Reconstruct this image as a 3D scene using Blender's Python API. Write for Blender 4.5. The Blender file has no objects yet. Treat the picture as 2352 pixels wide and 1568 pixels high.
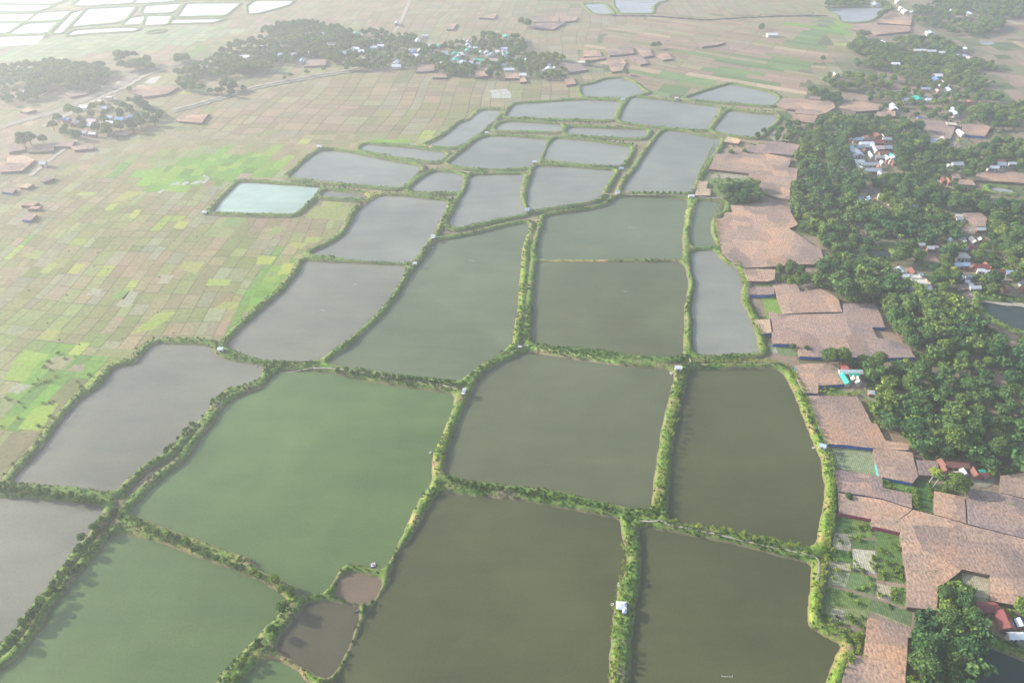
import bpy, bmesh, math, random
import numpy as np
from mathutils import Vector, Matrix
R = math.radians
rnd = random.Random(7)
nrs = np.random.RandomState(11)

# ---------------------------------------------------------------- camera, sky, sun, exposure
CH = 200.0                      # drone height above the ponds
PITCH = R(38)
FD = 1568.0                     # focal length in the 2352 px wide survey grid used below
C = bpy.context.scene.collection
cam_d = bpy.data.cameras.new('camera'); cam = bpy.data.objects.new('camera', cam_d); C.objects.link(cam)
cam_d.sensor_width = 36; cam_d.lens = 24; cam_d.clip_start = 1; cam_d.clip_end = 30000
cam.location = (0, 0, CH); cam.rotation_euler = (math.pi/2 - PITCH, 0, 0)
bpy.context.scene.camera = cam
SUN_EL = 23.0
SUN_AZ = 73.0                   # degrees to the left of the view direction
world = bpy.data.worlds.new('World'); bpy.context.scene.world = world; world.use_nodes = True
wn = world.node_tree.nodes; wl = world.node_tree.links; wn.clear()
sky = wn.new('ShaderNodeTexSky'); sky.sky_type = 'NISHITA'; sky.sun_disc = False
sky.sun_elevation = R(SUN_EL); sky.sun_rotation = R(-SUN_AZ)
sky.air_density = 1.3; sky.dust_density = 2.6; sky.ozone_density = 2.4; sky.altitude = 0
bg = wn.new('ShaderNodeBackground'); bg.inputs[1].default_value = 0.15
wo = wn.new('ShaderNodeOutputWorld'); wl.new(sky.outputs[0], bg.inputs[0]); wl.new(bg.outputs[0], wo.inputs[0])
sd = bpy.data.lights.new('sun', 'SUN'); sd.energy = 4.3; sd.angle = R(1.5); sd.color = (1, 0.96, 0.90)
sun = bpy.data.objects.new('sun', sd); C.objects.link(sun)
sdir = Vector((-math.sin(R(SUN_AZ))*math.cos(R(SUN_EL)), math.cos(R(SUN_AZ))*math.cos(R(SUN_EL)), math.sin(R(SUN_EL))))
sun.rotation_euler = sdir.to_track_quat('Z', 'Y').to_euler()
sc = bpy.context.scene
sc.view_settings.view_transform = 'Standard'; sc.view_settings.look = 'None'
sc.view_settings.exposure = 0.9; sc.view_settings.gamma = 1
sc.cycles.max_bounces = 6; sc.cycles.diffuse_bounces = 2; sc.cycles.volume_bounces = 1
sc.cycles.use_denoising = True

def G(u, v, z=0.0):
    """survey grid point -> place on the level plane at height z"""
    a = (u-1176)/FD; b = (v-784)/FD
    t = (CH-z)/(math.sin(PITCH)+b*math.cos(PITCH))
    return (a*t, t*(math.cos(PITCH)-b*math.sin(PITCH)))
def P(x, y, z=0.0):
    zc = y*math.cos(PITCH)+(CH-z)*math.sin(PITCH); yc = -y*math.sin(PITCH)+(CH-z)*math.cos(PITCH)
    return (1176+FD*x/zc, 784+FD*yc/zc)
def GL(pts, z=0.0): return [G(u, v, z) for u, v in pts]
def T(ox, oy, pts, k=4.0): return [(ox+x/k, oy+y/k) for x, y in pts]

def inpoly(X, Y, poly):
    X = np.asarray(X, float); Y = np.asarray(Y, float); ins = np.zeros(X.shape, bool)
    n = len(poly)
    for i in range(n):
        x0, y0 = poly[i]; x1, y1 = poly[(i+1) % n]
        if y0 == y1: continue
        c = ((y0 > Y) != (y1 > Y)) & (X < (x1-x0)*(Y-y0)/(y1-y0)+x0)
        ins ^= c
    return ins
def smooth_poly(p, it=2, cut=2.6):
    for _ in range(it):
        q = []
        for i in range(len(p)):
            a = p[i]; b = p[(i+1) % len(p)]; k = min(.22, cut/max(.1, math.hypot(b[0]-a[0], b[1]-a[1])))
            q.append((a[0]*(1-k)+b[0]*k, a[1]*(1-k)+b[1]*k)); q.append((a[0]*k+b[0]*(1-k), a[1]*k+b[1]*(1-k)))
        p = q
    return p
def vnoise(X, Y, s, seed=0):
    """smooth value noise in metres"""
    X = np.asarray(X, float)/s+1000.3; Y = np.asarray(Y, float)/s+1000.7
    xi = np.floor(X).astype(np.int64); yi = np.floor(Y).astype(np.int64); fx = X-xi; fy = Y-yi
    fx = fx*fx*(3-2*fx); fy = fy*fy*(3-2*fy)
    def h(a, b):
        n = (a*374761393+b*668265263+seed*982451653) & 0x7fffffff
        n = ((n ^ (n >> 13))*1274126177) & 0x7fffffff
        return ((n ^ (n >> 16)) & 0xffff)/65535.0
    return (h(xi, yi)*(1-fx)+h(xi+1, yi)*fx)*(1-fy)+(h(xi, yi+1)*(1-fx)+h(xi+1, yi+1)*fx)*fy

# ---------------------------------------------------------------- object helpers
def tag(o, label=None, cat=None, group=None, kind=None):
    if label: o['label'] = label
    if cat: o['category'] = cat
    if group: o['group'] = group
    if kind: o['kind'] = kind
    return o
def empty(name, loc=(0, 0, 0), rz=0.0):
    o = bpy.data.objects.new(name, None); C.objects.link(o); o.location = loc; o.rotation_euler = (0, 0, rz)
    o.empty_display_size = 0.5; return o
class MB:
    def __init__(s): s.v = []; s.f = []; s.c = []
    def add(s, vs, fs, col=None):
        n = len(s.v); s.v += [tuple(p) for p in vs]
        for f in fs: s.f.append([i+n for i in f]); s.c.append(col or (1, 1, 1))
    def box(s, x0, x1, y0, y1, z0, z1, col=None):
        s.add([(x0,y0,z0),(x1,y0,z0),(x1,y1,z0),(x0,y1,z0),(x0,y0,z1),(x1,y0,z1),(x1,y1,z1),(x0,y1,z1)],
              [(0,3,2,1),(4,5,6,7),(0,1,5,4),(1,2,6,5),(2,3,7,6),(3,0,4,7)], col)
    def bar(s, a, b, w, h, col=None):
        a = Vector(a); b = Vector(b); d = (b-a).normalized()
        u = d.cross(Vector((0, 0, 1)))
        if u.length < .01: u = Vector((1, 0, 0))
        u.normalize(); n = u.cross(d).normalized(); u *= w/2; n *= h/2
        s.add([a-u-n, a+u-n, a+u+n, a-u+n, b-u-n, b+u-n, b+u+n, b-u+n],
              [(0,3,2,1),(4,5,6,7),(0,1,5,4),(1,2,6,5),(2,3,7,6),(3,0,4,7)], col)
    def tube(s, pts, rads, n=6, col=None):
        pts = [Vector(p) for p in pts]; rings = []
        for i, p in enumerate(pts):
            d = (pts[min(i+1, len(pts)-1)]-pts[max(i-1, 0)]).normalized()
            u = d.orthogonal().normalized(); w = d.cross(u)
            rings.append([p+(u*math.cos(2*math.pi*k/n)+w*math.sin(2*math.pi*k/n))*rads[i] for k in range(n)])
        vs = [q for r in rings for q in r]; fs = []
        for i in range(len(pts)-1):
            for k in range(n): fs.append((i*n+k, i*n+(k+1) % n, (i+1)*n+(k+1) % n, (i+1)*n+k))
        fs.append(tuple(range(n))[::-1]); fs.append(tuple((len(pts)-1)*n+k for k in range(n)))
        s.add(vs, fs, col)
    def mesh(s, name, mat, smooth=False):
        me = bpy.data.meshes.new(name); me.from_pydata(s.v, [], s.f); me.materials.append(mat)
        if any(c != (1, 1, 1) for c in s.c):
            at = me.attributes.new('Col', 'FLOAT_COLOR', 'FACE')
            at.data.foreach_set('color', np.array([(c[0], c[1], c[2], 1) for c in s.c], np.float32).ravel())
        if smooth: me.polygons.foreach_set('use_smooth', [True]*len(me.polygons))
        me.update(); return me
    def build(s, name, mat, parent=None, smooth=False):
        return link(name, s.mesh(name, mat, smooth), parent)
def link(name, me, parent=None):
    o = bpy.data.objects.new(name, me); C.objects.link(o)
    if parent: o.parent = parent
    return o
def npmesh(name, V, F, mat, col=None, smooth=False):
    """V (n,3), F (m,k) arrays"""
    me = bpy.data.meshes.new(name); m, k = F.shape
    me.vertices.add(len(V)); me.vertices.foreach_set('co', np.asarray(V, np.float32).ravel())
    me.loops.add(m*k); me.loops.foreach_set('vertex_index', np.asarray(F, np.int32).ravel())
    me.polygons.add(m); me.polygons.foreach_set('loop_start', np.arange(m, dtype=np.int32)*k)
    if smooth: me.polygons.foreach_set('use_smooth', np.ones(m, bool))
    me.materials.append(mat); me.update(calc_edges=True)
    if col is not None:
        at = me.attributes.new('Col', 'FLOAT_COLOR', 'FACE')
        at.data.foreach_set('color', np.concatenate([col, np.ones((m, 1))], 1).astype(np.float32).ravel())
    me.validate(); return me
def copy_tree(src, loc, rz, sc=1.0, parent=None):
    c = src.copy(); C.objects.link(c)
    c.location = loc; c.rotation_euler = (0, 0, rz); c.scale = (sc, sc, sc) if not isinstance(sc, tuple) else sc
    for ch in src.children:
        d = ch.copy(); C.objects.link(d); d.parent = c
        for g in ch.children:
            e = g.copy(); C.objects.link(e); e.parent = d
    return c

# ---------------------------------------------------------------- materials
def newmat(name, rough=.9, spec=.2, col=(.5, .5, .5)):
    m = bpy.data.materials.new(name); m.use_nodes = True; nt = m.node_tree
    b = nt.nodes['Principled BSDF']; b.inputs['Roughness'].default_value = rough
    b.inputs['Specular IOR Level'].default_value = spec; b.inputs['Base Color'].default_value = (*col, 1)
    return m, nt, b
def N(nt, t, **kw):
    n = nt.nodes.new('ShaderNode'+t)
    for k, v in kw.items():
        if k in ('scale', 'detail', 'rough', 'dist'):
            n.inputs[{'scale': 'Scale', 'detail': 'Detail', 'rough': 'Roughness', 'dist': 'Distortion'}[k]].default_value = v
        else: setattr(n, k, v)
    return n
def ramp(nt, src, stops):
    r = nt.nodes.new('ShaderNodeValToRGB'); e = r.color_ramp.elements
    while len(e) < len(stops): e.new(.5)
    for i, (p, c) in enumerate(stops): e[i].position = p; e[i].color = (*c, 1)
    nt.links.new(src, r.inputs[0]); return r.outputs[0]
def mixc(nt, a, b, fac, mode='MIX'):
    n = nt.nodes.new('ShaderNodeMix'); n.data_type = 'RGBA'; n.blend_type = mode
    for i, s in ((0, fac), (6, a), (7, b)):
        if isinstance(s, (int, float)): n.inputs[i].default_value = s
        elif isinstance(s, tuple): n.inputs[i].default_value = (*s, 1)
        else: nt.links.new(s, n.inputs[i])
    return n.outputs[2]
def gpos(nt): return nt.nodes.new('ShaderNodeNewGeometry').outputs['Position']
def noise(nt, scale, detail=3, rough=.55, vec=None):
    n = N(nt, 'TexNoise', scale=scale, detail=detail, rough=rough)
    nt.links.new(vec if vec is not None else gpos(nt), n.inputs['Vector']); return n.outputs['Fac']
def attr(nt, name='Col'):
    a = nt.nodes.new('ShaderNodeAttribute'); a.attribute_name = name; return a.outputs['Color']
def bump(nt, b, h, strength, dist):
    n = nt.nodes.new('ShaderNodeBump'); n.inputs['Strength'].default_value = strength; n.inputs['Distance'].default_value = dist
    nt.links.new(h, n.inputs['Height']); nt.links.new(n.outputs[0], b.inputs['Normal'])

M = {}
def mat_ground():
    m, nt, b = newmat('farmland_soil')
    c = ramp(nt, noise(nt, .02, 5), [(.3, (.09, .115, .045)), (.5, (.125, .13, .06)), (.7, (.19, .16, .105))])
    c2 = ramp(nt, noise(nt, .35, 4), [(.3, (.5, .5, .5)), (.7, (1.3, 1.3, 1.3))])
    nt.links.new(mixc(nt, c, c2, .8, 'MULTIPLY'), b.inputs['Base Color']); return m
def mat_field():
    m, nt, b = newmat('paddy_stubble')
    c2 = ramp(nt, noise(nt, .5, 5, .7), [(.3, (.72, .74, .70)), (.7, (1.2, 1.2, 1.2))])
    c3 = ramp(nt, noise(nt, .06, 3), [(.35, (.88, .95, .85)), (.65, (1.08, 1.0, 1.0))])
    c = mixc(nt, attr(nt), c2, 1.0, 'MULTIPLY'); nt.links.new(mixc(nt, c, c3, 1.0, 'MULTIPLY'), b.inputs['Base Color']); return m
def mat_plot():
    m, nt, b = newmat('vegetable_rows')
    w = N(nt, 'TexWave', scale=.42, dist=2.0, detail=2); w.inputs['Detail Scale'].default_value = 2
    mp = nt.nodes.new('ShaderNodeMapping'); mp.inputs['Rotation'].default_value[2] = .15
    nt.links.new(gpos(nt), mp.inputs[0]); nt.links.new(mp.outputs[0], w.inputs['Vector'])
    c2 = ramp(nt, w.outputs['Fac'], [(.2, (.62, .66, .6)), (.8, (1.15, 1.15, 1.1))])
    c3 = ramp(nt, noise(nt, .8, 4, .7), [(.35, (.6, .7, .55)), (.6, (1.2, 1.15, 1.1))])
    c = mixc(nt, attr(nt), c2, .6, 'MULTIPLY'); nt.links.new(mixc(nt, c, c3, 1.0, 'MULTIPLY'), b.inputs['Base Color']); return m
def mat_dyke():
    m, nt, b = newmat('dyke_grass')
    g = ramp(nt, noise(nt, .12, 5, .65), [(.34, (.24, .19, .12)), (.43, (.17, .20, .065)), (.56, (.11, .20, .038)), (.7, (.23, .27, .07))])
    f = ramp(nt, noise(nt, 1.0, 5, .8), [(.34, (.45, .5, .4)), (.66, (1.5, 1.45, 1.3))])
    c = mixc(nt, g, f, 1.0, 'MULTIPLY')
    sx = nt.nodes.new('ShaderNodeSeparateXYZ'); nt.links.new(gpos(nt), sx.inputs[0])
    mr = nt.nodes.new('ShaderNodeMapRange'); mr.inputs[1].default_value = .15; mr.inputs[2].default_value = .75
    nt.links.new(sx.outputs[2], mr.inputs[0])
    c = mixc(nt, (.17, .13, .085), c, mr.outputs[0])
    nt.links.new(mixc(nt, c, attr(nt, 'Dry'), 1.0, 'MULTIPLY'), b.inputs['Base Color'])
    bump(nt, b, noise(nt, 2.5, 3), .5, .4); return m
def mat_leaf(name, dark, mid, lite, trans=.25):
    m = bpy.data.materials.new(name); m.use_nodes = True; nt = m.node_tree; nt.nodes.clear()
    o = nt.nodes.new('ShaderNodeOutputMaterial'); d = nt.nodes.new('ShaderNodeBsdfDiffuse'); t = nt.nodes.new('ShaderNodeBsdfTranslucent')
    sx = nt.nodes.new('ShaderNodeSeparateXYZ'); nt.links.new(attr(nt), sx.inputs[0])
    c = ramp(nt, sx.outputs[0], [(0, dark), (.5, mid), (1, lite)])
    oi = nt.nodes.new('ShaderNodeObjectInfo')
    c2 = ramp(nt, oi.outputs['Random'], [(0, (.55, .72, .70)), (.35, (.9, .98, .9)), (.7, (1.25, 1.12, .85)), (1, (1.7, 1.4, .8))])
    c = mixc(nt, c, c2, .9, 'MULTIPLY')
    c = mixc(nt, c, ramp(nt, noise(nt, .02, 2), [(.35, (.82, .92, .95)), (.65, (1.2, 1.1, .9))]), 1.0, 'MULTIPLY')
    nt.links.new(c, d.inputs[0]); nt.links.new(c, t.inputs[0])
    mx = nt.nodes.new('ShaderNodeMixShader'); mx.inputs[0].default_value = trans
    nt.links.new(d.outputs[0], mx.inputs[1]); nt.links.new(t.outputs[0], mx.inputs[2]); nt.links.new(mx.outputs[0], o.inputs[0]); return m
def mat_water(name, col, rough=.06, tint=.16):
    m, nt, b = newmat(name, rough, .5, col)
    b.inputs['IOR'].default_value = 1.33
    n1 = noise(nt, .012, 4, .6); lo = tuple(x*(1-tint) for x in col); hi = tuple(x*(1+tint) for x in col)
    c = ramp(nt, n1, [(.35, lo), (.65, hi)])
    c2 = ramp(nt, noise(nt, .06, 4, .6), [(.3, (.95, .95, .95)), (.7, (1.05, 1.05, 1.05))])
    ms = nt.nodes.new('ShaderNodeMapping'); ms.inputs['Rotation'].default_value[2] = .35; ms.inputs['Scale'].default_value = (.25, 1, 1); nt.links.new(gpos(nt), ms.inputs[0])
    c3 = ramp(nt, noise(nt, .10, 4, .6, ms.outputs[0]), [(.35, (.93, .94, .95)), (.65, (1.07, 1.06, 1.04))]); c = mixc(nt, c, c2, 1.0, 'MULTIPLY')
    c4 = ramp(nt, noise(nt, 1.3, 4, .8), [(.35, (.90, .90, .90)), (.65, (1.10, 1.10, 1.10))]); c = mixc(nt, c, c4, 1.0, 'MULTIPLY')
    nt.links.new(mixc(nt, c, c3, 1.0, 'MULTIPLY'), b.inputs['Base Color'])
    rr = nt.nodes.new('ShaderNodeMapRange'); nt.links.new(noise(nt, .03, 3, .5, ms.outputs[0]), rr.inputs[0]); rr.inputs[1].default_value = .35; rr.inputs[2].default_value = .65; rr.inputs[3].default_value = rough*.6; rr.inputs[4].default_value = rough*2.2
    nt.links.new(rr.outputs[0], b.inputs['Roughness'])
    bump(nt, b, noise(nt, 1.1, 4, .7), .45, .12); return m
def mat_thatch(name, c1, c2, rot):
    m, nt, b = newmat(name, 1.0, .05)
    mp = nt.nodes.new('ShaderNodeMapping'); mp.inputs['Rotation'].default_value[2] = rot
    nt.links.new(gpos(nt), mp.inputs[0])
    def brick(w, h, a, bb, off):
        m2 = nt.nodes.new('ShaderNodeMapping'); m2.inputs['Location'].default_value = (off, off*.7, 0); nt.links.new(mp.outputs[0], m2.inputs[0])
        br = nt.nodes.new('ShaderNodeTexBrick'); nt.links.new(m2.outputs[0], br.inputs['Vector']); br.inputs['Color1'].default_value = (*a, 1); br.inputs['Color2'].default_value = (*bb, 1)
        br.inputs['Mortar'].default_value = (a[0]*.9, a[1]*.9, a[2]*.9, 1); br.inputs['Scale'].default_value = 1; br.inputs['Mortar Size'].default_value = .05
        br.inputs['Brick Width'].default_value = w; br.inputs['Row Height'].default_value = h; br.offset = .37; return br.outputs[0]
    def vpatch(s):
        vo = nt.nodes.new('ShaderNodeTexVoronoi'); vo.distance = 'CHEBYCHEV'; vo.inputs['Scale'].default_value = s; nt.links.new(mp.outputs[0], vo.inputs['Vector'])
        sx = nt.nodes.new('ShaderNodeSeparateColor'); nt.links.new(vo.outputs['Color'], sx.inputs[0])
        return ramp(nt, sx.outputs[0], [(0, (.78, .78, .82)), (.5, (.98, .97, .96)), (1, (1.25, 1.16, 1.05))])
    c = mixc(nt, brick(23, 17, c1, c2, 0), vpatch(.075), 1.0, 'MULTIPLY')
    w = N(nt, 'TexWave', scale=.26, dist=1.5, detail=3); w.inputs['Detail Scale'].default_value = 3; nt.links.new(mp.outputs[0], w.inputs['Vector'])
    c = mixc(nt, c, ramp(nt, w.outputs['Fac'], [(.1, (.84, .84, .84)), (.7, (1.06, 1.06, 1.06))]), .5, 'MULTIPLY')
    m3 = nt.nodes.new('ShaderNodeMapping'); m3.inputs['Scale'].default_value = (1.0, .6, 1); nt.links.new(mp.outputs[0], m3.inputs[0])
    c = mixc(nt, c, ramp(nt, noise(nt, 1.1, 5, .8, m3.outputs[0]), [(.32, (.42, .40, .40)), (.5, (1, 1, 1)), (.68, (1.5, 1.42, 1.3))]), 1.0, 'MULTIPLY')
    c = mixc(nt, c, ramp(nt, noise(nt, .05, 4, .6), [(.3, (.80, .84, .92)), (.5, (1, 1, 1)), (.7, (1.22, 1.06, .92))]), 1.0, 'MULTIPLY')
    gm = nt.nodes.new('ShaderNodeMath'); gm.operation = 'MULTIPLY'; m4 = nt.nodes.new('ShaderNodeMapping'); m4.inputs['Scale'].default_value = (.35, 1, 1); nt.links.new(mp.outputs[0], m4.inputs[0])
    nt.links.new(ramp(nt, noise(nt, .8, 3, .7, m4.outputs[0]), [(.60, (0, 0, 0)), (.66, (1, 1, 1))]), gm.inputs[0]); nt.links.new(ramp(nt, noise(nt, .04, 2), [(.46, (0, 0, 0)), (.6, (1, 1, 1))]), gm.inputs[1])
    c = mixc(nt, c, (.12, .16, .06), gm.outputs[0]); nt.links.new(c, b.inputs['Base Color'])
    bump(nt, b, noise(nt, 1.4, 4), .7, .25); return m
def mat_flat(name, col, rough=.8, spec=.2, var=.25, scale=1.2, metal=0.0):
    m, nt, b = newmat(name, rough, spec, col); b.inputs['Metallic'].default_value = metal
    c = ramp(nt, noise(nt, scale, 4, .7), [(.3, tuple(x*(1-var) for x in col)), (.7, tuple(min(1, x*(1+var)) for x in col))])
    nt.links.new(c, b.inputs['Base Color']); return m
def mat_sheet(name, col, rust=.15):
    m, nt, b = newmat(name, .45, .4, col)
    w = N(nt, 'TexWave', scale=1.6); tc = nt.nodes.new('ShaderNodeTexCoord'); nt.links.new(tc.outputs['Object'], w.inputs['Vector'])
    s = ramp(nt, w.outputs['Fac'], [(.2, (.86, .86, .86)), (.8, (1.05, 1.05, 1.05))])
    c = mixc(nt, col, s, 1.0, 'MULTIPLY')
    r = ramp(nt, noise(nt, .8, 5, .7), [(.55, (0, 0, 0)), (.75, (1, 1, 1))])
    mu = nt.nodes.new('ShaderNodeMath'); mu.operation = 'MULTIPLY'; mu.inputs[1].default_value = rust; nt.links.new(r, mu.inputs[0])
    nt.links.new(mixc(nt, c, (.2, .12, .08), mu.outputs[0]), b.inputs['Base Color']); return m
M['ground'] = mat_ground(); M['field'] = mat_field(); M['plot'] = mat_plot(); M['dyke'] = mat_dyke()
M['leaf'] = mat_leaf('tree_foliage', (.045, .095, .035), (.09, .165, .06), (.18, .265, .095))
M['bamboo'] = mat_leaf('bamboo_foliage', (.055, .12, .045), (.115, .205, .075), (.215, .31, .12))
M['shrub'] = mat_leaf('shrub_foliage', (.045, .10, .02), (.10, .19, .04), (.24, .32, .07))
M['weed'] = mat_leaf('bank_weeds', (.06, .12, .025), (.13, .22, .05), (.28, .335, .11))
M['palm'] = mat_leaf('palm_fronds', (.07, .13, .03), (.16, .22, .05), (.38, .40, .12))
M['bark'] = mat_flat('bark', (.16, .12, .085), .95, .1, .3, 3)
M['palebark'] = mat_flat('palm_bark', (.34, .30, .25), .95, .1, .3, 3)
M['path'] = mat_flat('trodden_earth', (.38, .33, .26), .95, .05, .25, .6)
M['mud'] = mat_flat('bare_mud', (.30, .25, .20), .95, .05, .3, .3)
M['concrete'] = mat_flat('embankment_soil', (.27, .25, .19), .95, .05, .25, .3)
M['wood'] = mat_flat('bamboo_poles', (.42, .36, .25), .8, .2, .2, 4)
M['postwood'] = mat_flat('post_wood', (.2, .16, .12), .9, .1, .2, 4)
th1 = mat_thatch('dry_thatch', (.42, .29, .215), (.34, .245, .195), R(5))
th2 = mat_thatch('weathered_thatch', (.33, .245, .21), (.29, .22, .195), R(10))
th3 = mat_thatch('straw_cover', (.50, .37, .25), (.44, .33, .24), R(5))
TH = [th1, th2, th3]
SCR = {'b': mat_flat('blue_net', (.04, .12, .42), .7, .3, .2, .8), 't': mat_flat('dark_screen', (.17, .13, .10), .9, .1, .3, 2),
       'c': mat_flat('teal_net', (.08, .34, .40), .7, .3, .2, .8), 'r': mat_flat('red_net', (.40, .06, .12), .7, .3, .2, .8)}
ROOFS = {'w': ('white', mat_sheet('white_roof_sheet', (.70, .72, .74), .25)), 'g': ('grey', mat_sheet('grey_roof_sheet', (.42, .45, .47), .3)),
         'u': ('pale blue', mat_sheet('bluish_roof_sheet', (.46, .56, .68), .15)), 'b': ('blue', mat_sheet('blue_roof_sheet', (.12, .28, .55), .1)),
         'r': ('rusty red', mat_sheet('rusty_roof_sheet', (.24, .10, .07), .6)), 'o': ('orange', mat_sheet('orange_roof_sheet', (.38, .15, .08), .4)),
         't': ('teal green', mat_sheet('green_roof_sheet', (.03, .48, .32), .05)), 'c': ('cream', mat_sheet('cream_roof', (.66, .60, .48), .2)),
         'd': ('dark red', mat_sheet('dark_red_roof', (.22, .06, .05), .3)), 'p': ('pinkish', mat_sheet('pink_roof', (.60, .45, .42), .2))}
WALL = mat_flat('plaster_wall', (.55, .50, .44), .9, .1, .25, 1); BRICK = mat_flat('brick_wall', (.36, .19, .13), .9, .1, .3, 2)
DARKW = mat_flat('door_wood', (.09, .07, .05), .8, .2, .2, 2); GLASS = mat_flat('window_glass', (.04, .05, .06), .15, .5, .1, 2)
HAZE = .00042
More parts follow.
